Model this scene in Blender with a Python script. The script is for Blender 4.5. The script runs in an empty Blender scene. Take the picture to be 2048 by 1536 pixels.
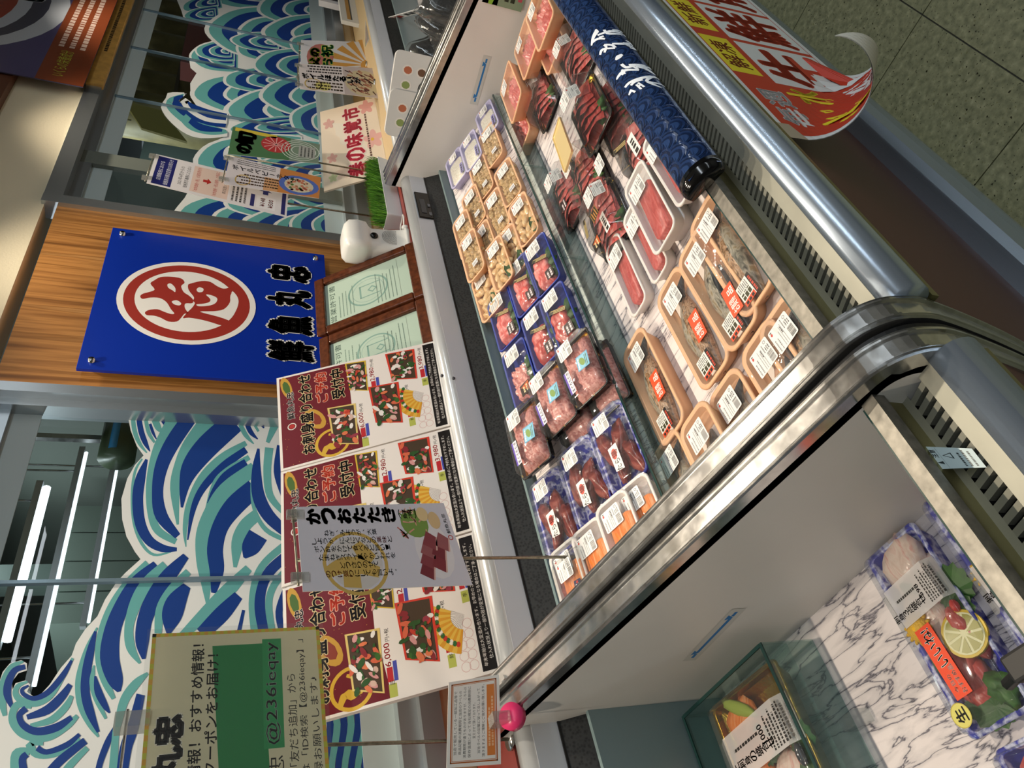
import bpy, bmesh, math, random
from mathutils import Vector, Matrix, noise
random.seed(7)
SC = bpy.context.scene
COL = SC.collection
R_ = math.radians

# ------------------------------------------------------------------ camera
CAM_H = 1.57
YAW, PITCH, ROLL, FPX = 0.810419, -0.368125, 0.0764744, 1516.63   # solved from the photo's vanishing lines
def _axes():
    cy, sy, cp, sp, cr, sr = math.cos(YAW), math.sin(YAW), math.cos(PITCH), math.sin(PITCH), math.cos(ROLL), math.sin(ROLL)
    fw = Vector((sy*cp, cy*cp, sp)); ri = Vector((cy, -sy, 0)); up = ri.cross(fw)
    return ri*cr+up*sr, -ri*sr+up*cr, fw
AR, AU, AF = _axes()
CPOS = Vector((0, 0, CAM_H))
cam = bpy.data.cameras.new('camera'); cam_o = bpy.data.objects.new('camera', cam); COL.objects.link(cam_o)
cam.sensor_fit = 'HORIZONTAL'; cam.sensor_width = 36; cam.lens = 36*FPX/2048; cam.clip_start = .02
# the phone was held upright, the picture is stored turned: picture right = scene down, picture up = scene right
_m = Matrix((( -AU.x, AR.x, -AF.x), (-AU.y, AR.y, -AF.y), (-AU.z, AR.z, -AF.z))).to_4x4()
_m.translation = CPOS
cam_o.matrix_world = _m
SC.camera = cam_o
def P(x, y, ax, val):
    """photo measurement -> world point on the plane ax = val (used to survey the shop)"""
    d = AR*(768-y)+AU*(1024-x)+AF*FPX
    i = 'xyz'.index(ax)
    return CPOS+d*((val-CPOS[i])/d[i])

# ------------------------------------------------------------------ world, lights, exposure
SC.view_settings.view_transform = 'Standard'; SC.view_settings.look = 'None'
SC.view_settings.gamma = 1; SC.view_settings.use_curve_mapping = False
SC.view_settings.exposure = 0.0
w = bpy.data.worlds.new('world'); SC.world = w; w.use_nodes = True
w.node_tree.nodes['Background'].inputs[0].default_value = (.80, .88, 1, 1)
w.node_tree.nodes['Background'].inputs[1].default_value = .20
def area(name, loc, size, sizey, power, col, rot=(0, 0, 0)):
    l = bpy.data.lights.new(name, 'AREA'); l.shape = 'RECTANGLE'; l.size = size; l.size_y = sizey; l.energy = power; l.color = col
    o = bpy.data.objects.new(name, l); COL.objects.link(o); o.location = loc; o.rotation_euler = rot; return o
WARM = (1, .86, .68); COOL = (.86, .94, 1)
area('ceiling_tube_lamp_light', (1.3, -.55, 2.70), 5.0, .12, 34, COOL)
area('ceiling_tube_lamp_light', (1.3, -2.3, 2.70), 5.0, .12, 26, COOL)
def spot(name, loc, tgt, power, col, ang, blend=.6, r=.035):
    l = bpy.data.lights.new(name, 'SPOT'); l.energy = power; l.color = col; l.spot_size = R_(ang); l.spot_blend = blend; l.shadow_soft_size = r
    o = bpy.data.objects.new(name, l); COL.objects.link(o); o.location = loc
    o.rotation_euler = (Vector(tgt)-Vector(loc)).to_track_quat('-Z', 'Y').to_euler(); return o
for sx in (-.15, .55, 1.25, 1.95, 2.75, 3.6):                       # spot lamps under the store ceiling along the fish wall
    spot('wall_spot_lamp_light', (sx, 1.27, 2.62), (sx, .85, .8), 47, WARM, 104)

# ------------------------------------------------------------------ materials
def lin(h):
    h = h.lstrip('#'); c = [int(h[i:i+2], 16)/255 for i in (0, 2, 4)]
    return tuple((v/12.92 if v <= .04045 else ((v+.055)/1.055)**2.4) for v in c)+(1,)
MATS = {}
def mat(hexc, rough=.5, metal=0., name=None, bump=0., bscale=40., var=0., coat=0., emit=0., trans=0., sss=0.):
    k = (hexc, rough, metal, bump, bscale, var, coat, emit, trans, sss)
    if k in MATS: return MATS[k]
    m = bpy.data.materials.new(name or 'paint_'+hexc.strip('#')); m.use_nodes = True
    nt = m.node_tree; b = nt.nodes['Principled BSDF']
    b.inputs['Base Color'].default_value = lin(hexc); b.inputs['Roughness'].default_value = rough; b.inputs['Metallic'].default_value = metal
    b.inputs['Coat Weight'].default_value = coat
    if trans: b.inputs['Transmission Weight'].default_value = trans; b.inputs['IOR'].default_value = 1.2
    if sss: b.inputs['Subsurface Weight'].default_value = sss; b.inputs['Subsurface Radius'].default_value = (.01, .004, .002)
    if emit: b.inputs['Emission Color'].default_value = lin(hexc); b.inputs['Emission Strength'].default_value = emit
    if bump or var:
        tc = nt.nodes.new('ShaderNodeTexCoord'); nz = nt.nodes.new('ShaderNodeTexNoise'); nz.inputs['Scale'].default_value = bscale; nz.inputs['Detail'].default_value = 5
        nt.links.new(tc.outputs['Object'], nz.inputs['Vector'])
        if bump:
            bp = nt.nodes.new('ShaderNodeBump'); bp.inputs['Strength'].default_value = bump; bp.inputs['Distance'].default_value = .004
            nt.links.new(nz.outputs['Fac'], bp.inputs['Height']); nt.links.new(bp.outputs['Normal'], b.inputs['Normal'])
        if var:
            mx = nt.nodes.new('ShaderNodeMix'); mx.data_type = 'RGBA'; mx.blend_type = 'MULTIPLY'; mx.inputs[0].default_value = 1
            rp = nt.nodes.new('ShaderNodeValToRGB'); rp.color_ramp.elements[0].position = .3; rp.color_ramp.elements[1].position = .7
            a = 1-var; rp.color_ramp.elements[0].color = (a, a, a, 1); rp.color_ramp.elements[1].color = (1+var*.3, 1+var*.3, 1+var*.3, 1)
            nt.links.new(nz.outputs['Fac'], rp.inputs['Fac']); mx.inputs[6].default_value = lin(hexc)
            nt.links.new(rp.outputs['Color'], mx.inputs[7]); nt.links.new(mx.outputs[2], b.inputs['Base Color'])
    MATS[k] = m; return m
def ramp(nt, src, stops):
    r = nt.nodes.new('ShaderNodeValToRGB'); e = r.color_ramp.elements
    while len(e) < len(stops): e.new(.5)
    for el, (p, c) in zip(e, stops): el.position = p; el.color = lin(c) if isinstance(c, str) else c
    nt.links.new(src, r.inputs['Fac']); return r.outputs['Color']
def nmat(name, rough=.5, metal=0.):
    m = bpy.data.materials.new(name); m.use_nodes = True; nt = m.node_tree; b = nt.nodes['Principled BSDF']
    b.inputs['Roughness'].default_value = rough; b.inputs['Metallic'].default_value = metal
    tc = nt.nodes.new('ShaderNodeTexCoord'); mp = nt.nodes.new('ShaderNodeMapping'); nt.links.new(tc.outputs['Object'], mp.inputs[0])
    return m, nt, b, mp
def tex(nt, kind, mp, **kw):
    t = nt.nodes.new('ShaderNodeTex'+kind)
    for k, v in kw.items():
        if k in t.inputs: t.inputs[k].default_value = v
        else: setattr(t, k, v)
    nt.links.new(mp.outputs[0], t.inputs['Vector']); return t
def sheer(name, tint, gloss_rough=.05, ior=1.45, opac=0., opcol='#ffffff', wr=0., wscale=30):
    """thin clear sheet: see-through body, Fresnel gloss, optional milkiness"""
    m = bpy.data.materials.new(name); m.use_nodes = True; nt = m.node_tree; nt.nodes.clear()
    out = nt.nodes.new('ShaderNodeOutputMaterial'); tr = nt.nodes.new('ShaderNodeBsdfTransparent'); tr.inputs[0].default_value = lin(tint)
    gl = nt.nodes.new('ShaderNodeBsdfGlossy'); gl.inputs['Roughness'].default_value = gloss_rough
    # Schlick reflectance on the unsigned facing angle, so a thin sheet behaves alike from both sides
    f0 = ((ior-1)/(ior+1))**2; ge = nt.nodes.new('ShaderNodeNewGeometry'); dt = nt.nodes.new('ShaderNodeVectorMath'); dt.operation = 'DOT_PRODUCT'
    nt.links.new(ge.outputs['Incoming'], dt.inputs[0]); nt.links.new(ge.outputs['Normal'], dt.inputs[1])
    def mth(op, a, b=None, src=None):
        q = nt.nodes.new('ShaderNodeMath'); q.operation = op; nt.links.new(a, q.inputs[0])
        if b is not None: q.inputs[1].default_value = b
        return q
    fr = mth('ABSOLUTE', dt.outputs['Value']); sb = nt.nodes.new('ShaderNodeMath'); sb.operation = 'SUBTRACT'; sb.inputs[0].default_value = 1; nt.links.new(fr.outputs[0], sb.inputs[1])
    fr = mth('POWER', sb.outputs[0], 5.); fr = mth('MULTIPLY', fr.outputs[0], 1-f0); fr = mth('ADD', fr.outputs[0], f0)
    mx = nt.nodes.new('ShaderNodeMixShader'); body = tr.outputs[0]
    if opac:
        df = nt.nodes.new('ShaderNodeBsdfDiffuse'); df.inputs[0].default_value = lin(opcol); m2 = nt.nodes.new('ShaderNodeMixShader'); m2.inputs[0].default_value = opac
        nt.links.new(tr.outputs[0], m2.inputs[1]); nt.links.new(df.outputs[0], m2.inputs[2]); body = m2.outputs[0]
    if wr:
        tc = nt.nodes.new('ShaderNodeTexCoord'); nz = nt.nodes.new('ShaderNodeTexNoise'); nz.inputs['Scale'].default_value = wscale; nz.inputs['Detail'].default_value = 3
        bp = nt.nodes.new('ShaderNodeBump'); bp.inputs['Strength'].default_value = wr; bp.inputs['Distance'].default_value = .01
        nt.links.new(tc.outputs['Object'], nz.inputs['Vector']); nt.links.new(nz.outputs['Fac'], bp.inputs['Height'])
        nt.links.new(bp.outputs['Normal'], gl.inputs['Normal'])
    nt.links.new(fr.outputs[0], mx.inputs[0]); nt.links.new(body, mx.inputs[1]); nt.links.new(gl.outputs[0], mx.inputs[2]); nt.links.new(mx.outputs[0], out.inputs[0]); return m
GLASS = sheer('window_glass', '#e2ece8', .01, 1.5)
FILM = sheer('wrap_film', '#fafafa', .06, 1.35, .03, '#ffffff', .35, 28)
LID = sheer('clear_plastic', '#f2f4f4', .04, 1.45, .03)
ACRYL = sheer('green_tinted_acrylic', '#edf5f3', .03, 1.4, .07, '#a9cbc7')
ACRYL_EDGE = mat('#1f3d3a', .2)
FROST = sheer('frosted_film', '#c8d0d0', .3, 1.3, .9, '#c3d2d4')
CHROME = mat('#c9ccd2', .10, 1., 'chrome')
STEEL, nt, b, mp = nmat('worn_stainless_steel', .2, .95)
n = tex(nt, 'Noise', mp, Scale=30., Detail=8.); nt.links.new(ramp(nt, n.outputs['Fac'], [(.3, '#a9a9a8'), (.5, '#c6c6c5'), (.72, '#b4b3b0')]), b.inputs['Base Color'])
n2 = tex(nt, 'Noise', mp, Scale=45., Detail=6.); nt.links.new(ramp(nt, n2.outputs['Fac'], [(.4, (.17, .17, .17, 1)), (.7, (.24, .24, .24, 1))]), b.inputs['Roughness'])
SATIN = mat('#b4c2d2', .27, .8, 'satin_stainless')
ALU = mat('#b9c0c4', .28, .85, 'anodised_aluminium')
WOOD, nt, b, mp = nmat('zebra_wood_laminate', .38)
mp.inputs['Scale'].default_value = (13, 1, .55)
n = tex(nt, 'Noise', mp, Scale=2.6, Detail=7., Distortion=.35)
c1 = ramp(nt, n.outputs['Fac'], [(.30, '#4a2f14'), (.40, '#8a5a2a'), (.52, '#b98246'), (.60, '#8f5f2c'), (.72, '#c8955a')])
nt.links.new(c1, b.inputs['Base Color'])
MARBLE, nt, b, mp = nmat('veined_marble_sheet', .35)
mp.inputs['Rotation'].default_value = (0, 0, R_(-38)); mp.inputs['Scale'].default_value = (11, 2.2, 3)
n = tex(nt, 'Noise', mp, Scale=3.4, Detail=10., Distortion=.5)
va = nt.nodes.new('ShaderNodeMath'); va.operation = 'SUBTRACT'; va.inputs[1].default_value = .5; nt.links.new(n.outputs['Fac'], va.inputs[0])
vb = nt.nodes.new('ShaderNodeMath'); vb.operation = 'ABSOLUTE'; nt.links.new(va.outputs[0], vb.inputs[0])
nt.links.new(ramp(nt, vb.outputs[0], [(.0, '#47444c'), (.006, '#8d8890'), (.022, '#d4cccb'), (.1, '#e8dfdd')]), b.inputs['Base Color'])
FLOORM, nt, b, mp = nmat('speckled_green_vinyl_tile', .32)
n = tex(nt, 'Voronoi', mp, Scale=95.); n2 = tex(nt, 'Noise', mp, Scale=60., Detail=6.)
mx = nt.nodes.new('ShaderNodeMix'); mx.data_type = 'RGBA'; mx.inputs[0].default_value = .5
spk = nt.nodes.new('ShaderNodeTexNoise'); spk.inputs['Scale'].default_value = 130; spk.inputs['Detail'].default_value = 2; nt.links.new(mp.outputs[0], spk.inputs['Vector'])
base = ramp(nt, n2.outputs['Fac'], [(.3, '#6c6d52'), (.6, '#8c8b6a'), (.75, '#a09d7c')])
dots = ramp(nt, spk.outputs['Fac'], [(.30, '#4b4429'), (.36, '#ffffff'), (.66, '#ffffff'), (.72, '#d8d4b8')])
mu = nt.nodes.new('ShaderNodeMix'); mu.data_type = 'RGBA'; mu.blend_type = 'MULTIPLY'; mu.inputs[0].default_value = 1
nt.links.new(base, mu.inputs[6]); nt.links.new(dots, mu.inputs[7]); nt.links.new(mu.outputs[2], b.inputs['Base Color'])
PANEL = mat('#d4d1cc', .42, 0., 'grey_painted_panel', var=.06, bscale=5)
WHITEP = mat('#d3d6da', .3, 0., 'white_painted_steel')
CREAM = mat('#e6dcc0', .6, 0., 'cream_wallpaper', bump=.12, bscale=140)
MAROON = mat('#5a2a20', .45, 0., 'maroon_panel')
BLACK = mat('#0d0d0e', .5, 0., 'black_plastic')
BLACKG = mat('#0a0a0b', .12, 0., 'glossy_black_plastic')
VENT, nt, b, mp = nmat('black_honeycomb', .6)
n = tex(nt, 'Voronoi', mp, Scale=160.); nt.links.new(ramp(nt, n.outputs['Distance'], [(.2, '#050505'), (.6, '#242626')]), b.inputs['Base Color'])
WHITE = mat('#f2f1ee', .5)
FOAM_BEIGE = mat('#eab98f', .55, 0., 'peach_foam', sss=.15)
FOAM_WHITE = mat('#e9e4e0', .5, 0., 'white_foam', sss=.15)
FOAM_LAV = mat('#bdb9dd', .5, 0., 'lavender_foam')
FOAM_BLUE = mat('#2a3f9c', .45, 0., 'blue_foam')
GOLD = mat('#a8862f', .22, .9, 'gold_foil', bump=.3, bscale=90)
BGOLD, nt, b, mp = nmat('black_gold_print', .2)
n = tex(nt, 'Noise', mp, Scale=70., Detail=4.); nt.links.new(ramp(nt, n.outputs['Fac'], [(.5, '#0b0b0c'), (.62, '#15130d'), (.68, '#9a7d35')]), b.inputs['Base Color'])
BWHITE, nt, b, mp = nmat('blue_white_print_tray', .3)
n = tex(nt, 'Noise', mp, Scale=38., Detail=5.); nt.links.new(ramp(nt, n.outputs['Fac'], [(.44, '#2b2f9a'), (.54, '#d9daf0'), (.62, '#3a40b0')]), b.inputs['Base Color'])
def flesh(name, cols, scale=30., stretch=(1, 1, 1), rough=.22, dist=1.2):
    m, nt, b, mp = nmat(name, rough); mp.inputs['Scale'].default_value = stretch
    n = tex(nt, 'Noise', mp, Scale=scale, Detail=6., Distortion=dist)
    k = len(cols); nt.links.new(ramp(nt, n.outputs['Fac'], [(.32+.36*i/(k-1), c) for i, c in enumerate(cols)]), b.inputs['Base Color'])
    bp = nt.nodes.new('ShaderNodeBump'); bp.inputs['Strength'].default_value = .35; bp.inputs['Distance'].default_value = .004
    nt.links.new(n.outputs['Fac'], bp.inputs['Height']); nt.links.new(bp.outputs['Normal'], b.inputs['Normal'])
    b.inputs['Subsurface Weight'].default_value = .12; b.inputs['Subsurface Radius'].default_value = (.01, .004, .003)
    return m
TUNA = flesh('tuna_flesh', ['#a83a36', '#c2514b', '#d2706a'], 18, (1, 5, 1))
PINK = flesh('pink_tuna_slices', ['#c44a45', '#dd716c', '#eba29a'], 26, (1, 3, 1))
NEGI = flesh('minced_tuna', ['#b4625c', '#dc958d', '#eab0a6'], 90)
DARKT = flesh('dark_frozen_flesh', ['#5c1d1c', '#8c3a33', '#b86a5c'], 24)
SALM = flesh('salmon_flesh', ['#e5762f', '#f08c46', '#f6b784'], 14, (1, 9, 1))
PALE = flesh('pale_sashimi', ['#d8b7a8', '#e6cfc2', '#d99a90'], 16, (1, 4, 1))
OYST = flesh('oyster_meat', ['#8a6f42', '#cfae7c', '#e6cfa2'], 55)
SCAL = flesh('shelled_clam_meat', ['#c79a62', '#e2bf8c', '#efd8ae'], 30)
SHIRA = flesh('whitebait', ['#cfc9b6', '#e8e4d4', '#f4f1e6'], 200)
FISHM = flesh('grey_fish_skin', ['#3c3b34', '#7b786c', '#a9a394', '#8a7a5c'], 34, (1, 2.4, 1), .2)
FISHB = flesh('brown_fish_skin', ['#3e352a', '#8a6a4c', '#b29274', '#6e6a60'], 46, (1.5, 3, 1), .22)
FISHD = flesh('dark_fish_skin', ['#17181a', '#33373a', '#5d6162'], 26, (1, 3, 1), .14)
SKINP = flesh('fish_flesh_side', ['#8d6a52', '#b98f74', '#d0b09a'], 22, (1, 3, 1), .25)
SHISO = mat('#2f5a22', .5, 0., 'shiso_leaf', var=.35, bscale=60)
GREEN = mat('#3f6b26', .5, 0., 'green_garnish', var=.4, bscale=80)
NORI = flesh('dark_seaweed', ['#07080a', '#15171a', '#3a3a34'], 40, (1, 1, 1), .08)
YEL = mat('#f0b81a', .5, 0., 'yellow_chrysanthemum', bump=.6, bscale=300)

# ------------------------------------------------------------------ mesh helpers
class MB:
    def __init__(s): s.v = []; s.f = []; s.mi = []; s.ms = []; s.sm = []
    def slot(s, m):
        if m not in s.ms: s.ms.append(m)
        return s.ms.index(m)
    def add(s, vs, fs, m, smooth=False):
        o = len(s.v); s.v += [tuple(v) for v in vs]; i = s.slot(m)
        for f in fs: s.f.append([o+k for k in f]); s.mi.append(i); s.sm.append(smooth)
        return s
    def box(s, c, d, m, rot=None):
        vs = [Vector((x*d[0]/2, y*d[1]/2, z*d[2]/2)) for z in (-1, 1) for x, y in ((-1, -1), (1, -1), (1, 1), (-1, 1))]
        if rot is not None: vs = [rot @ v for v in vs]
        c = Vector(c); return s.add([v+c for v in vs], [(3, 2, 1, 0), (4, 5, 6, 7), (0, 1, 5, 4), (1, 2, 6, 5), (2, 3, 7, 6), (3, 0, 4, 7)], m)
    def bb(s, a, b, m):
        a, b = Vector(a), Vector(b); return s.box((a+b)/2, [abs(x) for x in (b-a)], m)
    def prism(s, pts, dirv, m, smooth=False):
        pts = [Vector(p) for p in pts]; d = Vector(dirv); n = len(pts)
        return s.add(pts+[p+d for p in pts], [tuple(range(n-1, -1, -1)), tuple(range(n, 2*n))]+[(i, (i+1) % n, n+(i+1) % n, n+i) for i in range(n)], m, smooth)
    def loft(s, loops, m, cap0=False, cap1=False, smooth=True, closed=True):
        n = len(loops[0]); vs = [p for l in loops for p in l]; fs = []
        for k in range(len(loops)-1):
            for i in range(n if closed else n-1):
                j = (i+1) % n; fs.append((k*n+i, k*n+j, (k+1)*n+j, (k+1)*n+i))
        if cap0: fs.append(tuple(range(n-1, -1, -1)))
        if cap1: fs.append(tuple((len(loops)-1)*n+i for i in range(n)))
        return s.add(vs, fs, m, smooth)
    def tube(s, path, r, m, seg=8, smooth=True):
        path = [Vector(p) for p in path]; loops = []
        for i, p in enumerate(path):
            t = (path[min(i+1, len(path)-1)]-path[max(i-1, 0)]).normalized()
            a = t.orthogonal().normalized() if i == 0 else (a-t*a.dot(t)).normalized()
            bb = t.cross(a); rr = r[i] if isinstance(r, (list, tuple)) else r
            loops.append([p+(a*math.cos(k*2*math.pi/seg)+bb*math.sin(k*2*math.pi/seg))*rr for k in range(seg)])
        return s.loft(loops, m, True, True, smooth)
    def blob(s, c, r, m, rot=0., nz=.0, seed=0, seg=10, rings=6, zmin=None):
        c = Vector(c); vs = []; cr, sr = math.cos(rot), math.sin(rot)
        for j in range(rings+1):
            th = math.pi*j/rings
            for i in range(seg):
                ph = 2*math.pi*i/seg; d = Vector((math.sin(th)*math.cos(ph), math.sin(th)*math.sin(ph), math.cos(th)))
                k = 1+nz*noise.noise(d*1.7+Vector((seed*3.1, seed*1.7, seed*.9))) if nz else 1
                p = Vector((d.x*r[0]*k, d.y*r[1]*k, d.z*r[2]*k)); p = Vector((p.x*cr-p.y*sr, p.x*sr+p.y*cr, p.z))+c
                if zmin is not None and p.z < zmin: p.z = zmin
                vs.append(p)
        fs = [(j*seg+i, (j+1)*seg+i, (j+1)*seg+(i+1) % seg, j*seg+(i+1) % seg) for j in range(rings) for i in range(seg)]
        return s.add(vs, fs, m, True)
    def mesh(s, name):
        me = bpy.data.meshes.new(name); me.from_pydata(s.v, [], s.f); me.update()
        for m in s.ms: me.materials.append(m)
        me.polygons.foreach_set('material_index', s.mi); me.polygons.foreach_set('use_smooth', s.sm); return me
    def obj(s, name, parent=None, loc=None, rot=None):
        return mk(name, s.mesh(name), parent, loc, rot)
def mk(name, me, parent=None, loc=None, rot=None):
    o = bpy.data.objects.new(name, me); COL.objects.link(o)
    if parent: o.parent = parent
    if loc is not None: o.location = loc
    if rot is not None: o.rotation_euler = rot
    return o
def tag(o, label, cat, group=None):
    o['label'] = label; o['category'] = cat
    if group: o['group'] = group
    return o
def thing(name, label, cat, loc=(0, 0, 0), rot=(0, 0, 0), group=None):
    return tag(mk(name, None, None, loc, rot), label, cat, group)
def struct(o): o['kind'] = 'structure'; return o
def bevel(o, wd=.004, seg=2):
    md = o.modifiers.new('bevel', 'BEVEL'); md.width = wd; md.segments = seg; md.limit_method = 'ANGLE'; return o
def rrect(w, d, r, n=4, z=0., cx=0., cy=0.):
    out = []
    for (sx, sy, a0) in ((1, 1, 0), (-1, 1, 90), (-1, -1, 180), (1, -1, 270)):
        for k in range(n+1):
            a = R_(a0+90*k/n); out.append(Vector((cx+sx*(w/2-r)+r*math.cos(a), cy+sy*(d/2-r)+r*math.sin(a), z)))
    return out
def copy_tree(o, parent=None):
    c = o.copy(); COL.objects.link(c); c.parent = parent
    for ch in list(o.children): copy_tree(ch, c)
    return c

# ------------------------------------------------------------------ print: lettering and flat art on cards
_TX = {}
def glyphs(s, bold=0.):
    k = (s, bold)
    if k not in _TX:
        cu = bpy.data.curves.new('lettering', 'FONT'); cu.body = s; cu.offset = bold; cu.resolution_u = 2
        o = bpy.data.objects.new('lettering', cu); COL.objects.link(o)
        dg = bpy.context.evaluated_depsgraph_get(); me = o.evaluated_get(dg).to_mesh()
        vs = [(v.co.x, v.co.y) for v in me.vertices]; fs = [tuple(p.vertices) for p in me.polygons]
        o.evaluated_get(dg).to_mesh_clear(); bpy.data.objects.remove(o); bpy.data.curves.remove(cu)
        _TX[k] = (vs, fs)
    return _TX[k]
def smooth_pts(pts, n=5, closed=False):
    out = []; N = len(pts)
    rng = range(N if closed else N-1)
    for i in rng:
        g = (lambda k: pts[k % N]) if closed else (lambda k: pts[max(0, min(N-1, k))])
        p0, p1, p2, p3 = g(i-1), g(i), g(i+1), g(i+2)
        for k in range(n):
            t = k/n; out.append(tuple(.5*((2*b)+(-a+c)*t+(2*a-5*b+4*c-d)*t*t+(-a+3*b-3*c+d)*t**3) for a, b, c, d in zip(p0, p1, p2, p3)))
    if not closed: out.append(tuple(pts[-1]))
    return out
class Canvas:
    """flat print in its own sheet coordinates (metres, origin bottom left)"""
    def __init__(s, w, h): s.w, s.h, s.it = w, h, []
    def poly(s, pts, c, lay=1): s.it.append((list(pts), [tuple(range(len(pts)))], c, lay)); return s
    def tri(s, pts, c, lay=1):                                       # concave outline
        from mathutils.geometry import tessellate_polygon
        t = tessellate_polygon([[Vector((p[0], p[1], 0)) for p in pts]]); s.it.append((list(pts), [tuple(f) for f in t], c, lay)); return s
    def rect(s, x0, y0, x1, y1, c, lay=1, nx=1, ny=1):
        vs = [(x0+(x1-x0)*i/nx, y0+(y1-y0)*j/ny) for j in range(ny+1) for i in range(nx+1)]
        s.it.append((vs, [(j*(nx+1)+i, j*(nx+1)+i+1, (j+1)*(nx+1)+i+1, (j+1)*(nx+1)+i) for j in range(ny) for i in range(nx)], c, lay)); return s
    def ell(s, cx, cy, rx, ry, c, lay=1, a=0., n=16):
        ca, sa = math.cos(a), math.sin(a); q = [(rx*math.cos(2*math.pi*k/n), ry*math.sin(2*math.pi*k/n)) for k in range(n)]
        return s.poly([(cx+x*ca-y*sa, cy+x*sa+y*ca) for x, y in q], c, lay)
    def ring(s, cx, cy, r0, r1, c, lay=1, n=28):
        vs = [(cx+r*math.cos(2*math.pi*k/n), cy+r*math.sin(2*math.pi*k/n)) for r in (r0, r1) for k in range(n)]
        s.it.append((vs, [(k, (k+1) % n, n+(k+1) % n, n+k) for k in range(n)], c, lay)); return s
    def stroke(s, pts, c, lay=1, n=5):
        """pts (x, y, width)"""
        q = smooth_pts(pts, n); L, Rr = [], []
        for i, p in enumerate(q):
            a, b = q[max(0, i-1)], q[min(len(q)-1, i+1)]; dx, dy = b[0]-a[0], b[1]-a[1]; l = math.hypot(dx, dy) or 1
            tn = abs(math.remainder(math.atan2(b[1]-p[1], b[0]-p[0])-math.atan2(p[1]-a[1], p[0]-a[0]), 2*math.pi)) if 0 < i < len(q)-1 else 0
            hw = max(p[2], 0)/2; hw = min(hw, .85*(l/2)/tn) if tn > .02 else hw                # never wider than the bend, so a band does not overlap itself
            nx, ny = -dy/l*hw, dx/l*hw; L.append((p[0]+nx, p[1]+ny)); Rr.append((p[0]-nx, p[1]-ny))
        m = len(q); s.it.append((L+Rr, [t for i in range(m-1) for t in ((i, i+1, m+i+1), (i, m+i+1, m+i))], c, lay)); return s
    def text(s, t, x, y, c, lay=2, h=None, w=None, bold=0., ref=None, rot=0., shear=0., al='l', out=None, outw=.05):
        """fit to height h and/or width w; (x, y) = lower left (or centre with al='c')"""
        v0, _ = glyphs(t, 0.); 
        if not v0: return s
        x0, x1 = min(v[0] for v in v0), max(v[0] for v in v0); y0, y1 = min(v[1] for v in v0), max(v[1] for v in v0)
        sy = h/(y1-y0) if h else None; sx = w/(x1-x0) if w else None
        if sx is None: sx = sy
        if sy is None: sy = sx
        def put(bold, col, lay):
            vs, fs = glyphs(t, 0.); cr, sr = math.cos(rot), math.sin(rot)
            ox, oy = (x0, y0) if al == 'l' else ((x0+x1)/2, (y0+y1)/2); e = min(sx, sy)*bold
            n = 0 if not bold else (8 if bold > .03 else 4)
            for k in range(n+1 if n != 4 else 4):
                dx, dy = (0, 0) if k == n else (e*math.cos(2*math.pi*k/n), e*math.sin(2*math.pi*k/n)); q = []
                for a, b in vs:
                    px, py = (a-ox)*sx+dx, (b-oy)*sy+dy; px += py*shear; q.append((x+px*cr-py*sr, y+px*sr+py*cr))
                s.it.append((q, fs, col, lay))
        if out: put(bold+outw, out, lay)
        put(bold, c, lay+(1 if out else 0)); return s
    def vtext(s, t, x, y, c, lay=2, sz=.01, pitch=None, bold=0.):
        for i, ch in enumerate(t):
            if ch != ' ': s.text(ch, x, y-i*(pitch or sz*1.08), c, lay, h=sz if ch not in 'ー・、。' else sz*.3, bold=bold, al='c')
        return s
    def lines(s, x0, y0, x1, y1, n, c, lay=2, fill=.45, seed=1, vert=False):
        """rows of lettering too small to read: broken dashes"""
        rn = random.Random(seed)
        for i in range(n):
            if vert: a0, a1, b = y0, y1, x0+(x1-x0)*(i+.5)/n; th = (x1-x0)/n*fill
            else: a0, a1, b = x0, x1, y0+(y1-y0)*(i+.5)/n; th = (y1-y0)/n*fill
            p = a0; e = a1-(a1-a0)*rn.random()*.3
            while p < e:
                q = min(p+th*rn.uniform(.6, 1.5), e)
                if vert: s.rect(b-th/2, p, b+th/2, q, c, lay)
                else: s.rect(p, b-th/2, q, b+th/2, c, lay)
                p = q+th*rn.uniform(.25, .5)
        return s
    def mesh(s, name, fn, eps=4e-5, rough=.5, base=None):
        mb = MB()
        for vs, fs, c, lay in s.it:
            m = c if not isinstance(c, str) else mat(c, rough)
            mb.add([fn(a, b, lay*eps) for a, b in vs], fs, m)
        return mb.mesh(name)
def bil(c, w, h, bulge=0., thick=0.):
    """sheet -> world through four corners TL, TR, BR, BL, optional bulge towards the viewer"""
    TL, TR, BR, BL = [Vector(p) for p in c]
    n = (TR-TL).cross(BL-TL).normalized()*-1
    def fn(a, b, l):
        u, v = a/w, b/h
        p = (BL*(1-u)+BR*u)*(1-v)+(TL*(1-u)+TR*u)*v
        return p+n*(l+thick+bulge*(1-(2*u-1)**2)*1.)
    fn.n = n; return fn
def sheet_body(c, thick, m, bulge=0., nx=8):
    mb = MB(); f = bil(c, 1, 1, bulge); vs = []
    for k in (0, 1):
        for i in range(nx+1):
            for b in (0, 1): vs.append(f(i/nx, b, -thick*k))
    o = 2*(nx+1); fs = []
    for i in range(nx):
        a = 2*i; fs += [(a, a+2, a+3, a+1), (o+a, o+a+1, o+a+3, o+a+2), (a, o+a, o+a+2, a+2), (a+1, a+3, o+a+3, o+a+1)]
    fs += [(0, 1, o+1, o), (2*nx, o+2*nx, o+2*nx+1, 2*nx+1)]
    mb.add(vs, fs, m); return mb

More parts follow.
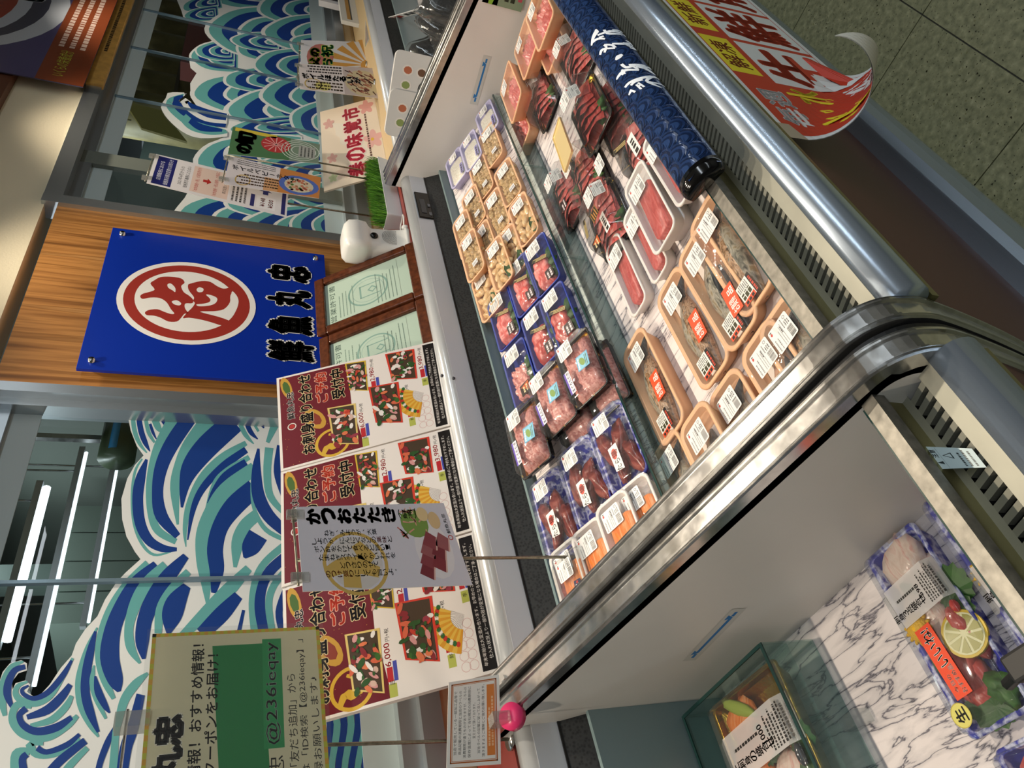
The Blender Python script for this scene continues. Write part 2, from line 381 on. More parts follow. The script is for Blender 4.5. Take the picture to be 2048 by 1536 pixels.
# ================================================================== THE ROOM
YW, YG, ZL, ZS, ZD, ZDL = 1.55, 1.60, 1.03, .785, .735, .625   # wall, glass, ledge, upper shelf, deck, deck of the next case
fl = struct(MB().bb((-3.5, -3.5, -.06), (8, 4.5, -.006), mat('#2c2b22', .6)).obj('floor'))
tile_me = None
for i in range(-3, 9):
    for j in range(-4, 2):
        if tile_me is None:
            tile_me = MB().bb((-.2238, -.2238, -.006), (.2238, .2238, 0), FLOORM).mesh('tile')
        mk('tile', tile_me, fl, (1.27+.451*(i-3)+.2255, .259+.451*j+.2255, 0), (0, 0, R_(90*((i*7+j*3) % 4))))
struct(MB().bb((-3.5, -3.5, 2.76), (8, 1.6, 2.82), mat('#d8d8d2', .8)).obj('ceiling'))
struct(MB().bb((-3.5, -3.56, 0), (8, -3.5, 2.76), mat('#b9b3a6', .7)).obj('wall_front'))
struct(MB().bb((-3.56, -3.5, 0), (-3.5, 1.55, 2.76), mat('#b9b3a6', .7)).obj('wall_left'))
struct(MB().bb((8, -3.5, 0), (8.06, 1.55, 2.76), mat('#8d8578', .7)).obj('wall_right'))
wb = struct(MB().bb((-3.5, YW, 2.11), (8, YW+.1, 2.76), CREAM).obj('wall_back'))
zt = P(29, 148, 'y', YW-.03).z
struct(MB().bb((-3.5, YW-.035, zt), (8, YW-.001, 2.76), mat('#5b3420', .5, 0., 'brown_trim_board')).obj('trim_1'))
lw = struct(MB().bb((-3.5, YW, 0), (8, YW+.06, 1.09), mat('#c7b088', .5)).obj('wall_low'))

xa, xb, xc, xd = P(0, 769, 'y', YW).x, P(0, 826, 'y', YG).x, P(99, 410, 'y', YW).x, P(85, 396, 'y', YW).x
# wood panel between the two windows
struct(MB().bb((xa, YW, 1.03), (xc, YW+.05, 2.075), WOOD).obj('wall_panel'))
def window(name, x0, x1, mull, film_canvas):
    root = struct(mk(name, None)); root.location = (0, 0, 0)
    MB().add([(x0, YG, 1.15), (x1, YG, 1.15), (x1, YG, 2.09), (x0, YG, 2.09)], [(0, 1, 2, 3)], GLASS).obj('pane', root)
    f = MB()
    f.bb((x0-.02, YW-.012, 2.066), (x1, YW+.03, 2.118), ALU); f.bb((x0-.02, YW+.03, 2.03), (x1, YG+.03, 2.075), ALU)
    f.bb((x0-.02, YW-.015, 1.09), (x1, YG+.02, 1.135), ALU); f.bb((x0-.02, YW+.012, 1.135), (x1, YG+.02, 1.175), ALU)
    f.obj('window_frame', root)
    for mx in mull: MB().bb((mx-.004, YG-.012, 1.16), (mx+.004, YG-.001, 2.06), mat('#7f98a8', .15, .4, 'glass_edge')).obj('glass_edge', root)
    zf = P(319, 17, 'y', YG).z
    MB().bb((x0, YG-.004, zf), (x1, YG-.001, 2.07), FROST).obj('frosted_strip', root)
    MB().bb((x0, YG-.004, 1.16), (x1, YG-.001, 1.247), FROST).obj('frosted_strip', root)
    me = film_canvas.mesh('wave_film', lambda a, b, l: Vector((a, YG-.0015-l, b)), 7e-6, .35)
    mk('wave_film', me, root)
    return root
NAVY, TEAL, WWH = '#123a86', '#62a8a8', '#dfe4e4'
class PixArt(Canvas):
    """outline surveyed on the window plane"""
    def __init__(s): Canvas.__init__(s, 1, 1)
    def fin(s):
        for k, (vs, fs, c, lay) in enumerate(s.it):
            q = []
            for v in vs:
                p = P(v[0], v[1], 'y', YG); q.append((p.x, p.z))
            s.it[k] = (q, fs, c, lay)
        return s
def tA(pts): return [(p[0]*.3418, 780+p[1]*.3418)+tuple(v*.3418 for v in p[2:]) for p in pts]
def tB(pts): return [(p[0]*.2842, 1100+p[1]*.2842)+tuple(v*.2842 for v in p[2:]) for p in pts]
def tC(pts): return [(p[0]*.3418, p[1]*.3418)+tuple(v*.3418 for v in p[2:]) for p in pts]
T, B = TEAL, NAVY
art = PixArt()
sil = tA([(700, 150), (750, 165), (765, 240), (800, 330), (840, 385), (790, 440), (745, 520), (710, 640), (715, 760), (740, 860), (790, 950), (822, 992)]) + \
    tB([(880, 165), (820, 230), (740, 350), (685, 470), (600, 560), (535, 660), (505, 745), (430, 830), (350, 950), (290, 1015), (240, 1035), (190, 1000), (215, 950), (180, 920), (110, 940), (90, 985), (85, 930), (130, 870), (190, 850), (190, 800), (150, 778), (70, 800), (20, 860), (-10, 950), (-60, 1150), (-60, 1700), (2400, 2400)]) + [(900, 1900), (900, 1300), (800, 1000), (760, 826), (600, 822), (400, 822)]
art.tri(sil, WWH, 1); art.poly([(300, 826), (900, 826), (900, 1800), (300, 1800)], WWH, 0); art.poly([(40, 1440), (140, 1350), (200, 1290), (300, 1250), (300, 1700), (20, 1700)], WWH, 0)
SA = [(T, [(775, 150, 25), (790, 250, 28), (820, 320, 22), (860, 370, 8)]), (B, [(810, 150, 30), (825, 240, 34), (850, 310, 30), (878, 362, 6)]),
 (T, [(850, 160, 22), (870, 250, 24), (905, 310, 14)]), (B, [(878, 200, 16), (895, 250, 18), (915, 290, 6)]), (T, [(895, 150, 38), (925, 220, 38), (948, 248, 12)]), (B, [(955, 150, 70), (968, 215, 10)]),
 (T, [(832, 405, 10), (790, 480, 16), (773, 620, 18), (785, 780, 20), (830, 900, 20), (900, 966, 16), (1000, 950, 8)]),
 (B, [(858, 408, 16), (822, 520, 58), (806, 640, 64), (820, 780, 64), (870, 880, 58), (950, 928, 46), (1035, 935, 22)]),
 (T, [(1030, 150, 75), (955, 290, 72), (905, 400, 52), (875, 560, 42), (885, 720, 46), (925, 825, 48), (1030, 890, 36)]),
 (B, [(1120, 150, 85), (1010, 310, 88), (945, 450, 78), (922, 600, 66), (945, 740, 74), (1040, 858, 40)]),
 (T, [(1240, 150, 90), (1115, 310, 76), (1050, 430, 54), (1024, 580, 58), (1040, 790, 14)]),
 (B, [(1370, 190, 130), (1215, 330, 135), (1120, 450, 112), (1080, 560, 62), (1064, 690, 14)]),
 (T, [(1395, 180, 22), (1435, 262, 28), (1485, 318, 6)]), (B, [(1440, 190, 26), (1468, 250, 28), (1508, 290, 6)]), (T, [(1480, 190, 18), (1512, 245, 14)]), (B, [(1515, 190, 24), (1545, 225, 8)]),
 (T, [(1440, 312, 30), (1300, 400, 52), (1180, 520, 48), (1105, 680, 38), (1082, 820, 26), (1088, 920, 6)]),
 (B, [(1440, 352, 40), (1310, 446, 48), (1190, 572, 42), (1130, 700, 32), (1098, 880, 8)]),
 (T, [(1458, 395, 30), (1340, 470, 42), (1260, 550, 38), (1205, 700, 12)]), (B, [(1440, 425, 44), (1320, 502, 42), (1250, 592, 26), (1215, 665, 8)]),
 (T, [(1490, 455, 70), (1330, 590, 105), (1240, 720, 95), (1188, 850, 84), (1185, 1000, 74), (1205, 1120, 64), (1212, 1250, 16)]),
 (B, [(1490, 575, 110), (1372, 680, 116), (1290, 800, 96), (1258, 930, 94), (1268, 1060, 84), (1250, 1190, 30)]),
 (T, [(1500, 735, 70), (1430, 800, 74), (1390, 900, 74), (1375, 1040, 20)]), (B, [(1510, 850, 120), (1462, 930, 104), (1430, 985, 16)]),
 (T, [(1488, 420, 12), (1473, 560, 16), (1488, 700, 22), (1556, 820, 28), (1680, 885, 26)]),
 (B, [(1512, 345, 14), (1500, 470, 52), (1512, 620, 74), (1572, 740, 74), (1680, 840, 60)]),
 (T, [(1575, 340, 50), (1563, 480, 46), (1580, 620, 42), (1660, 720, 30)]), (B, [(1650, 330, 60), (1622, 480, 42), (1660, 620, 34)]), (T, [(1610, 200, 50), (1565, 310, 22)]),
 (T, [(1680, 900, 45), (1560, 1000, 42), (1500, 1100, 42), (1478, 1250, 47), (1492, 1420, 50)]), (B, [(1680, 970, 60), (1580, 1060, 62), (1532, 1160, 58), (1520, 1280, 62), (1545, 1430, 60)]),
 (T, [(1680, 1050, 40), (1600, 1150, 42), (1572, 1260, 42), (1595, 1430, 40)]), (B, [(1680, 1160, 44), (1632, 1300, 42), (1655, 1430, 40)]),
 (T, [(1455, 1045, 50), (1330, 1180, 84), (1200, 1310, 74), (1060, 1450, 50)]), (B, [(1395, 1205, 60), (1300, 1310, 94), (1180, 1430, 80)]), (B, [(1425, 1290, 18), (1395, 1430, 26)])]
for k, (c, p) in enumerate(SA): art.stroke(tA(p), c, 2+k)
SB = [(T, [(1040, 95, 50), (900, 240, 62), (790, 400, 62), (720, 580, 62), (700, 760, 62), (740, 920, 62), (800, 1050, 30)]),
 (B, [(1095, 100, 46), (962, 230, 92), (862, 390, 104), (792, 570, 116), (772, 760, 136), (812, 920, 110), (838, 1000, 26)]),
 (T, [(1165, 105, 60), (1040, 230, 84), (958, 370, 84), (908, 540, 64), (920, 690, 64), (985, 800, 20)]),
 (B, [(1308, 45, 50), (1190, 180, 104), (1090, 330, 116), (1020, 490, 106), (1000, 650, 94), (1012, 770, 26)]),
 (T, [(1325, 155, 50), (1210, 280, 66), (1130, 420, 66), (1112, 590, 50)]), (B, [(1315, 255, 60), (1240, 370, 140), (1205, 480, 135), (1185, 590, 30)]),
 (T, [(684, 550, 12), (620, 680, 32), (570, 820, 34), (550, 950, 44), (572, 1100, 54), (640, 1230, 54), (692, 1318, 14)]),
 (B, [(672, 575, 18), (640, 700, 52), (610, 850, 64), (600, 1000, 64), (632, 1140, 64), (692, 1285, 22)]),
 (T, [(662, 815, 12), (650, 930, 42), (680, 1050, 44), (745, 1190, 20)]), (B, [(670, 890, 14), (692, 1000, 54), (740, 1100, 44), (772, 1150, 12)]),
 (B, [(802, 1250, 12), (760, 1350, 44), (710, 1480, 44), (680, 1600, 40)]), (T, [(1040, 870, 20), (960, 940, 60), (880, 1050, 64), (835, 1200, 54), (812, 1320, 50), (795, 1600, 66)]),
 (B, [(990, 1020, 60), (935, 1250, 80), (885, 1400, 84), (855, 1600, 80)]),
 (T, [(165, 788, 14), (85, 825, 42), (32, 920, 54), (10, 1030, 64), (35, 1170, 30)]), (B, [(178, 825, 36), (105, 850, 42), (62, 930, 54), (52, 1020, 54), (85, 1110, 26)]),
 (T, [(195, 930, 14), (130, 958, 32), (110, 1012, 42), (150, 1062, 50), (250, 1082, 50), (352, 1030, 44), (432, 910, 36), (512, 765, 18)]), (B, [(202, 958, 14), (156, 985, 26), (172, 1022, 30), (245, 1048, 34), (342, 1002, 42), (440, 890, 42), (505, 780, 18)]),
 (B, [(190, 1180, 36), (330, 1130, 64), (430, 1040, 60), (495, 950, 36)]), (T, [(215, 1240, 30), (360, 1200, 50), (460, 1110, 50), (505, 1030, 30)]),
 (T, [(222, 1108, 30), (130, 1090, 50), (90, 1150, 52), (100, 1230, 60), (180, 1310, 54), (330, 1320, 60), (470, 1240, 54), (545, 1170, 30)]), (B, [(185, 1118, 46), (138, 1165, 42), (165, 1236, 48), (262, 1280, 56), (400, 1250, 58), (505, 1180, 36)]),
 (T, [(305, 1362, 34), (212, 1360, 60), (258, 1440, 54), (400, 1430, 50), (560, 1330, 30)]), (B, [(262, 1395, 44), (330, 1425, 38), (470, 1375, 42), (560, 1300, 26)]),
 (T, [(205, 1420, 54), (112, 1440, 62), (108, 1600, 66)]), (B, [(190, 1440, 44), (158, 1480, 52), (175, 1600, 60)]), (B, [(600, 1345, 50), (430, 1480, 62), (320, 1600, 60)]), (T, [(615, 1395, 36), (500, 1510, 52), (430, 1600, 50)])]
for k, (c, p) in enumerate(SB): art.stroke(tB(p), c, 60+k)
# part below the flyers
for k in range(9): art.stroke([(640+k*16, 1380, 4), (660+k*14, 1450, 14), (650+k*13, 1536, 12), (660+k*12, 1600, 10)], T if k % 2 else B, 130+k)
window('window_2', xb-2.6, xb, [P(300, 1164, 'y', YG).x, P(0, 1150, 'y', YG).x-1.0], art.fin())

art2 = PixArt()
art2.tri(tC([(1010, -60), (1060, 60), (1075, 110), (1200, 132), (1205, 200), (1240, 240), (1135, 288), (1105, 340), (1115, 400), (1150, 430), (1113, 490), (1115, 570), (1150, 622), (1190, 650), (1150, 640), (1110, 640), (1120, 600), (1085, 575), (1045, 605), (1060, 570), (1092, 550), (1010, 543), (973, 590), (973, 650), (1000, 700), (1050, 758), (1150, 790), (1260, 806), (1320, 800), (1230, 840), (1170, 880), (1130, 930), (1128, 1000), (1120, 1090), (1080, 1160), (1030, 1220), (1000, 1262), (990, 1400), (2000, 1480), (2000, -60)]), WWH, 1)
def hill(px, py, bx, by, hw, lay, n=4):
    px, py, bx, by, hw = [v*.3418 for v in (px, py, bx, by, hw)]
    r = math.hypot(bx-px, by-py); a = math.atan2(py-by, px-bx)
    sc = 1.; k = 0
    for wd, c in ((.06, WWH), (.17, T), (.20, B), (.05, WWH), (.14, T), (.17, B), (.05, WWH), (.09, T), (.12, B)):
        if sc <= .05: break
        q = []
        for i in range(25):
            t = -math.pi/2*1.15+math.pi*1.15*i/24; jx = 1+.012*math.sin(7*t+px)
            x, y = r*sc*math.cos(t)*jx, hw*(sc**.8)*math.sin(t)*jx
            q.append((bx+x*math.cos(a)-y*math.sin(a), by+x*math.sin(a)+y*math.cos(a)))
        art2.poly(q, c, lay+k); k += 1; sc -= wd
H2 = [(1180, -60, 1560, -70, 130), (1060, 50, 1250, 10, 50), (1072, 96, 1240, 80, 44), (1108, 330, 1340, 330, 96), (1138, 300, 1330, 300, 60), (1200, 170, 1640, 200, 165), (1112, 540, 1560, 560, 130), (1500, 45, 1850, 60, 105), (1375, 285, 1660, 290, 82), (1345, 235, 1600, 250, 60), (1530, 190, 1930, 200, 120), (1300, 470, 1620, 470, 80), (1478, 375, 1800, 390, 108), (1310, 650, 1840, 640, 150), (1515, 555, 1920, 570, 130), (1690, 250, 1960, 300, 90), (1330, 760, 1700, 740, 60), (1690, 700, 1990, 720, 130),
      (1130, 935, 1640, 960, 170), (1300, 900, 1760, 930, 110), (1005, 1290, 1520, 1310, 190), (1440, 1010, 1900, 1020, 120), (1300, 1180, 1750, 1190, 110), (1400, 1330, 1860, 1330, 130), (1680, 1130, 1990, 1120, 110), (1690, 1330, 1990, 1320, 130)]
for k, h in enumerate(H2): hill(*h, 2+k*13)
L0 = 2+13*len(H2)
for c, p in [(WWH, [(1330, 795, 20), (1150, 760, 100), (1020, 670, 100), (985, 590, 80), (1080, 555, 18)]), (T, [(1320, 775, 20), (1160, 740, 60), (1030, 660, 50), (990, 600, 34), (1075, 558, 10)]), (B, [(1320, 740, 20), (1180, 700, 60), (1070, 650, 50), (1025, 595, 40), (1070, 565, 12)]),
             (WWH, [(1330, 700, 60), (1210, 680, 70), (1120, 640, 50), (1080, 600, 40), (1115, 605, 10)]), (B, [(1325, 690, 40), (1220, 670, 46), (1130, 630, 30), (1100, 602, 10)]), (T, [(1070, 690, 50), (1130, 740, 60), (1240, 770, 50), (1330, 780, 10)]), (B, [(1110, 710, 30), (1180, 752, 40), (1300, 768, 16)])]:
    L0 += 1; art2.stroke(tC(p), c, L0)
mull = [P(*p, 'y', YG-.01).x for p in ((208.5, 186.3), (243, 89), (171, 307), (275, 15))]
window('window_1', xd+.005, xd+4.6, mull, art2.fin())
# aluminium posts on both sides of the wood panel
def post(x0, x1, y0, y1, name): return struct(MB().bb((x0, y0, 1.03), (x1, y1, 2.118), ALU).obj(name))
post(xc, xd+.01, YW-.015, YW+.05, 'trim_2')
post(xa-.028, xa+.002, YW-.012, YW+.03, 'trim_3'); post(xb-.004, xa-.027, YW+.012, YW+.06, 'trim_4')

# ---------------------------------------------------------------- kitchen behind the glass
KB = 8.6
kt = mat('#596862', .5, 0., 'kitchen_tile', var=.2, bscale=3)
struct(MB().bb((-3, KB, 0), (9, KB+.1, 2.9), kt).obj('wall_kitchen'))
struct(MB().bb((-3, YG+.2, 2.62), (9, KB, 2.66), mat('#5c665f', .7)).obj('ceiling_kitchen'))
struct(MB().bb((-3, YW+.1, -.06), (9, KB, 0), mat('#3c4542', .5)).obj('floor_kitchen'))
area('kitchen_fill_light', (.6, 3.2, 2.55), 3.5, .2, 34, COOL); area('kitchen_fill_light', (4.5, 3.0, 2.55), 3.5, .2, 34, COOL)  # area lights added to brighten the kitchen, apart from the hanging tubes
def lamp_tube(p0, p1, y, r, e, label):
    a, b_ = P(*p0, 'y', y), P(*p1, 'y', y); z = (a.z+b_.z)/2
    t = thing('tube_lamp', label, 'lamp', ((a.x+b_.x)/2, y, z)); L = abs(a.x-b_.x)/2
    MB().tube([(-L, 0, 0), (L, 0, 0)], r, mat('#eef6ff', .3, emit=e), 8).obj('lamp_tube', t)
    MB().bb((-L-.02, -.012, r), (L+.02, .012, r+.02), WHITEP).obj('lamp_housing', t)
    for q in (-L*.8, L*.8): MB().tube([(q, 0, r+.02), (q, 0, 2.622-z)], .004, STEEL, 6).obj('hanger', t)
lamp_tube((94, 975), (14, 1282), 2.30, .012, 3.5, 'thick bright tube lamp hanging behind the left glass')
lamp_tube((172, 905), (70, 1372), 2.55, .006, 2.0, 'thin tube lamp between two others behind the left glass')
lamp_tube((238, 905), (180, 1245), 2.75, .005, 2.0, 'thin tube lamp hanging lowest behind the left glass')
def board(name, x0, x1, z0, z1, y, col, label, cat, parts=()):
    t = thing(name, label, cat, ((x0+x1)/2, y, z0))
    MB().bb(((x0-x1)/2, 0, 0), ((x1-x0)/2, .12, z1-z0), mat(col, .5)).obj('body', t)
    return t
def pb(px, y): p = P(*px, 'y', y); return p
# hood panels, cupboard fronts
q0, q1 = pb((350, 1240), 3.3), pb((150, 1010), 3.3)
t = thing('range_hood', 'grey green steel hood hanging in the kitchen behind the left glass', 'hood', ((q0.x+q1.x)/2, 3.3, q0.z))
for k in range(4):
    xx = (q0.x-q1.x)/2+(q1.x-q0.x)*k/4; MB().bb((xx+.004, 0, 0), (xx+(q1.x-q0.x)/4-.004, .5, q1.z-q0.z), mat('#7d8a80', .45)).obj('hood_panel', t)
MB().bb((-.05, .1, q1.z-q0.z), (.05, .2, 2.62-q0.z), mat('#4a544f', .5)).obj('hanger', t)
q = pb((240, 880), 2.3)
t = thing('paper_holder', 'round green grey roll holder hanging inside the left window', 'holder', (q.x, 2.3, q.z-.09))
MB().tube([(-.09, 0, .09), (.09, 0, .09)], .06, mat('#5f6f55', .3), 18).obj('drum', t); MB().tube([(-.085, -.05, .1), (.085, -.05, .1)], .016, mat('#4fa8e8', .1), 8).obj('blue_highlight', t)  # the blue tube is a highlight on the drum, modelled in colour
MB().bb((-.01, -.01, .14), (.01, .01, 2.62-q.z+.09), STEEL).obj('hanger', t)
q = pb((150, 1250), 2.6)
t = thing('storage_tubs', 'stack of pale plastic tubs behind the left window', 'tub', (q.x-.2, 2.9, 1.0))
for k in range(3): MB().loft([rrect(.26, .2, .03, 3, k*.14), rrect(.3, .24, .03, 3, k*.14+.12)], mat('#b9b6a2', .5), True, True).obj('tub', t)
MB().bb((-.2, -.15, -1.0), (.2, .15, 0), mat('#59605c', .5)).obj('stand', t)
# right window contents
a, b_ = pb((340, 30), 2.6), pb((330, 210), 2.6)
t = thing('bamboo_screen', 'brown rolled bamboo screen standing inside the right window', 'screen', ((a.x+b_.x)/2, 2.6, 1.0))
for k in range(7):
    MB().tube([(-.95+k*.32, 0, .0), (-.95+k*.32, 0, 1.25)], .15, mat('#8f8257', .6, 0., 'bamboo', var=.4, bscale=9), 10).obj('bamboo_roll', t)
for k in range(3): MB().bb((-1.1, -.155, .25+k*.35), (1.1, -.145, .27+k*.35), mat('#4a3f26', .6)).obj('tie_band', t)
MB().bb((-1.15, -.2, -1), (1.15, .2, 0), mat('#4b3a2a', .5)).obj('base', t)
a = pb((330, 245), 2.15)
t = thing('yellow_chopping_board', 'yellow board hanging slanted inside the right window', 'board', (a.x, 2.15, a.z-.1))
MB().prism([(-.16, 0, -.02), (.12, 0, .12), (.17, 0, .32), (-.1, 0, .2)], (0, .012, 0), mat('#a8964a', .5)).obj('panel', t)
MB().tube([(0, .02, .26), (0, .02, 2.62-a.z+.1)], .004, STEEL, 6).obj('hanger', t)
a = pb((380, 90), 2.3)
board('red_box', a.x-.5, a.x+.5, 0, a.z+.02, 2.2, '#8a3a30', 'tall red box standing in front of the bamboo inside the right window', 'box')
a = pb((250, 250), 3.6)
board('kitchen_cupboard', 2.75, a.x+2.2, 0, 2.3, 3.6, '#515f5a', 'dark grey green cupboard against the kitchen wall', 'cupboard')
a = pb((300, 960), 3.9)
board('tall_cupboard', -.8, 2.5, 0, 1.9, 4.4, '#57645e', 'tall grey green cupboard deep behind the left window', 'cupboard')
struct(MB().bb((2.6, YW+.03, 0), (2.68, KB, 2.62), mat('#6a716a', .6)).obj('wall_kitchen_divider'))

# ---------------------------------------------------------------- ledge under the windows
struct(MB().bb((-1.5, 1.335, .995), (2.42, YW, ZL), mat('#7d2f24', .35, 0., 'dark_red_ledge_top')).obj('trim_5'))
struct(MB().bb((2.42, 1.30, .995), (8, YW, ZL), mat('#bda77f', .45, 0., 'tan_ledge_top')).obj('trim_6'))

# ================================================================== REFRIGERATED CASES
RIDGE = [(1.33, 1.0792), (1.12, 1.0425), (.92, 1.0075), (.70, .969), (.50, .934), (.435, .9226), (.395, .911), (.368, .885), (.357, .85), (.358, .80), (.385, .66), (.43, .48), (.51, .12)]
def ridge_s(n=3): return smooth_pts(RIDGE, n)
YEND = 1.33
def case(name, label, x0, x1, zdeck, left_panel, right_panel, shelf=True):
    c = thing(name, label, 'display case', ((x0+x1)/2, .9, 0)); ox = (x0+x1)/2
    def B_(a, b_, m, nm): return MB().bb((a[0]-ox, a[1]-.9, a[2]), (b_[0]-ox, b_[1]-.9, b_[2]), m).obj(nm, c)
    def pr(pts, m, nm): return MB().prism([(x0-ox, y-.9, z) for y, z in pts], (x1-x0, 0, 0), m).obj(nm, c)
    pr([(.53, .1), (.385, .78), (.42, .78), (.42, zdeck-.07), (1.33, zdeck-.07), (1.33, .1)], mat('#8b8b88', .5), 'tub')
    pr([(.527, .17), (.362, .80), (.352, .80), (.514, .165)], MAROON, 'front_panel')
    pr([(.54, .0), (.535, .10), (1.33, .10), (1.33, 0)], BLACK, 'plinth')
    # chrome bumper near the floor
    bp = [(.53+.0, .04)]+[(.521+.045*math.cos(a)-.03, .105+.055*math.sin(a)) for a in [R_(v) for v in (250, 225, 200, 180, 160, 135, 110, 95)]]+[(.527, .17)]
    pr(bp, SATIN, 'bumper'); B_((x0, .495, .02), (x1, .535, .045), mat('#8b845c', .35, .8), 'bumper_lip')
    # front rail
    rl = [(.372, .862)]+[(.357+.024*math.cos(a), .836+.026*math.sin(a)) for a in [R_(v) for v in (75, 95, 115, 135, 155, 175, 195, 215, 235, 255, 270)]]+[(.372, .806)]
    MB().prism([(x0-ox, y-.9, z) for y, z in rl], (x1-x0, 0, 0), SATIN, True).obj('front_rail', c)
    B_((x0, .345, .797), (x1, .375, .808), mat('#8b845c', .3, .9, 'brass_edge'), 'rail_lip')
    # intake grille with slots
    g = MB(); y0, y1, z = .372-.9, .437-.9, .858; sa, sb = .395-.9, .425-.9; n = int((x1-x0)/.0145)
    st = mat('#9c9b8e', .38, .45, 'grille_steel', var=.15, bscale=12)
    g.add([(x0-ox, y0, z), (x1-ox, y0, z), (x1-ox, sa, z-.002), (x0-ox, sa, z-.002)], [(0, 1, 2, 3)], st)
    g.add([(x0-ox, sb, z-.012), (x1-ox, sb, z-.012), (x1-ox, y1, z-.014), (x0-ox, y1, z-.014)], [(0, 1, 2, 3)], st)
    for i in range(n):
        xx = x0-ox+(x1-x0)*i/n; wv = (x1-x0)/n*.55
        g.add([(xx, sa, z-.002), (xx+wv, sa, z-.002), (xx+wv, sb, z-.012), (xx, sb, z-.012), (xx, sa, z-.012), (xx+wv, sa, z-.012), (xx+wv, sb, z-.022), (xx, sb, z-.022)], [(0, 1, 2, 3), (1, 5, 6, 2), (0, 3, 7, 4)], st)
    g.obj('intake_grille', c)
    B_((x0, .374, .80), (x1, .436, .83), BLACK, 'grille_duct')
    # front glass with metal capping
    B_((x0, .446, zdeck-.05), (x1, .453, .888), ACRYL, 'front_glass'); B_((x0, .4455, .884), (x1, .4535, .8895), ACRYL_EDGE, 'glass_top_edge')
    B_((x0, .4265, .880), (x1, .4455, .898), mat('#85827a', .42, .8, 'glass_cap_steel', var=.4, bscale=70), 'glass_cap'); B_((x0, .436, .80), (x1, .4455, .872), mat('#8b845c', .35, .85), 'glass_channel')
    # deck
    B_((x0, .455, zdeck-.012), (x1, 1.28, zdeck), MARBLE, 'deck')
    # back: vent, white panel, rounded rail
    B_((x0, 1.24, zdeck-.07), (x1, 1.25, .915), mat('#7c9092', .3, .1), 'back_liner')
    pr([(1.253, .905), (1.262, .905), (1.292, .965), (1.283, .965)], VENT, 'air_outlet'); B_((x0, 1.278, .957), (x1, 1.290, .961), BLACK, 'vent_lip')
    B_((x0, 1.281, .960), (x1, 1.30, 1.012), WHITEP, 'back_panel')
    rl = [(1.281+.026-.026*math.cos(a), 1.009+.026*math.sin(a)) for a in [R_(v) for v in range(-10, 181, 14)]]
    MB().prism([(x0-ox, y-.9, z) for y, z in rl], (x1-x0, 0, 0), mat('#cfd3d6', .22, .35, 'rear_rail_alu'), True).obj('rear_rail', c)
    B_((x0, 1.30, .2), (x1, 1.335, .995), WHITEP, 'back_wall')
    for (xx, sg, ok) in ((x0, -1, left_panel), (x1, 1, right_panel)):
        if ok:
            pts = ridge_s(2); poly = [(y+(.014 if z < .9 else 0), z-.016) for y, z in pts]+[(1.33, .12)]
            MB().prism([(xx-ox, y-.9, z) for y, z in poly], (sg*.036, 0, 0), PANEL).obj('end_panel', c)
            cr = sg*.0185; q = ridge_s(4); prof = [(-.0185, -.03), (-.0185, .003), (-.017, .006), (-.0155, .003), (-.014, .007), (-.0115, .007), (-.010, .003), (.010, .003), (.0115, .007), (.014, .007), (.0155, .003), (.017, .006), (.0185, .003), (.0185, -.03)]
            loops = []
            for i, (y, z) in enumerate(q):
                a, b_ = q[max(0, i-1)], q[min(len(q)-1, i+1)]; dy, dz = b_[0]-a[0], b_[1]-a[1]; l = math.hypot(dy, dz)
                ny, nz = dz/l, -dy/l
                loops.append([Vector((xx-ox+cr+px, y-.9+ny*pn, z+nz*pn)) for px, pn in prof])
            MB().loft(loops, STEEL, True, True, False).obj('cap_rail', c)
    return c, ox
XM0, XM1 = .566, 2.345
XL1 = .476
case_m, ox_m = case('fish_display_case', 'steel open fish case filled with trays of tuna, oysters and fish', XM0, XM1, ZD, True, True)
case_l, ox_l = case('sashimi_display_case', 'open case with sashimi platters on marble sheet beside the divider', -1.6, XL1, ZDL, False, True)
case_f, ox_f = case('seaweed_display_case', 'open case beyond the far partition with dark seaweed packs', 2.43, 4.9, .78, True, False)
MB().prism([(.517-ox_m, y-.9, z-.008) for y, z in ridge_s(3)]+[(.517-ox_m, 1.33-.9, .12)], (.008, 0, 0), BLACK).obj('seam_gasket', case_m)
# load-limit arrows on the end panels
def arrow(x, sgn, p0, p1, parent, ox):
    a, b_ = P(*p0, 'x', x), P(*p1, 'x', x); c = Canvas(1, 1); L = abs(b_.y-a.y); blue = '#1d6fae'
    c.rect(-.01, -.012, L+.01, .014, '#bdbdb8', 1); c.rect(.02, -.003, L-.02, .003, blue, 2); c.rect(0, -.003, .014, .003, blue, 2); c.rect(L-.014, -.003, L, .003, blue, 2)
    for q in (.018, L-.018): c.poly([(q-.008, .009), (q+.008, .009), (q, -.004)], blue, 3)
    z0 = (a.z+b_.z)/2
    me = c.mesh('load_limit_sticker', lambda u, v, l: Vector((x-.0006-l-ox, max(a.y, b_.y)-u-.9, z0+v)))
    mk('load_limit_sticker', me, parent)
arrow(XM1, 1, (975, 118), (948, 203), case_m, ox_m)
arrow(XL1, 1, (1472, 1223), (1385, 1315), case_l, ox_l)
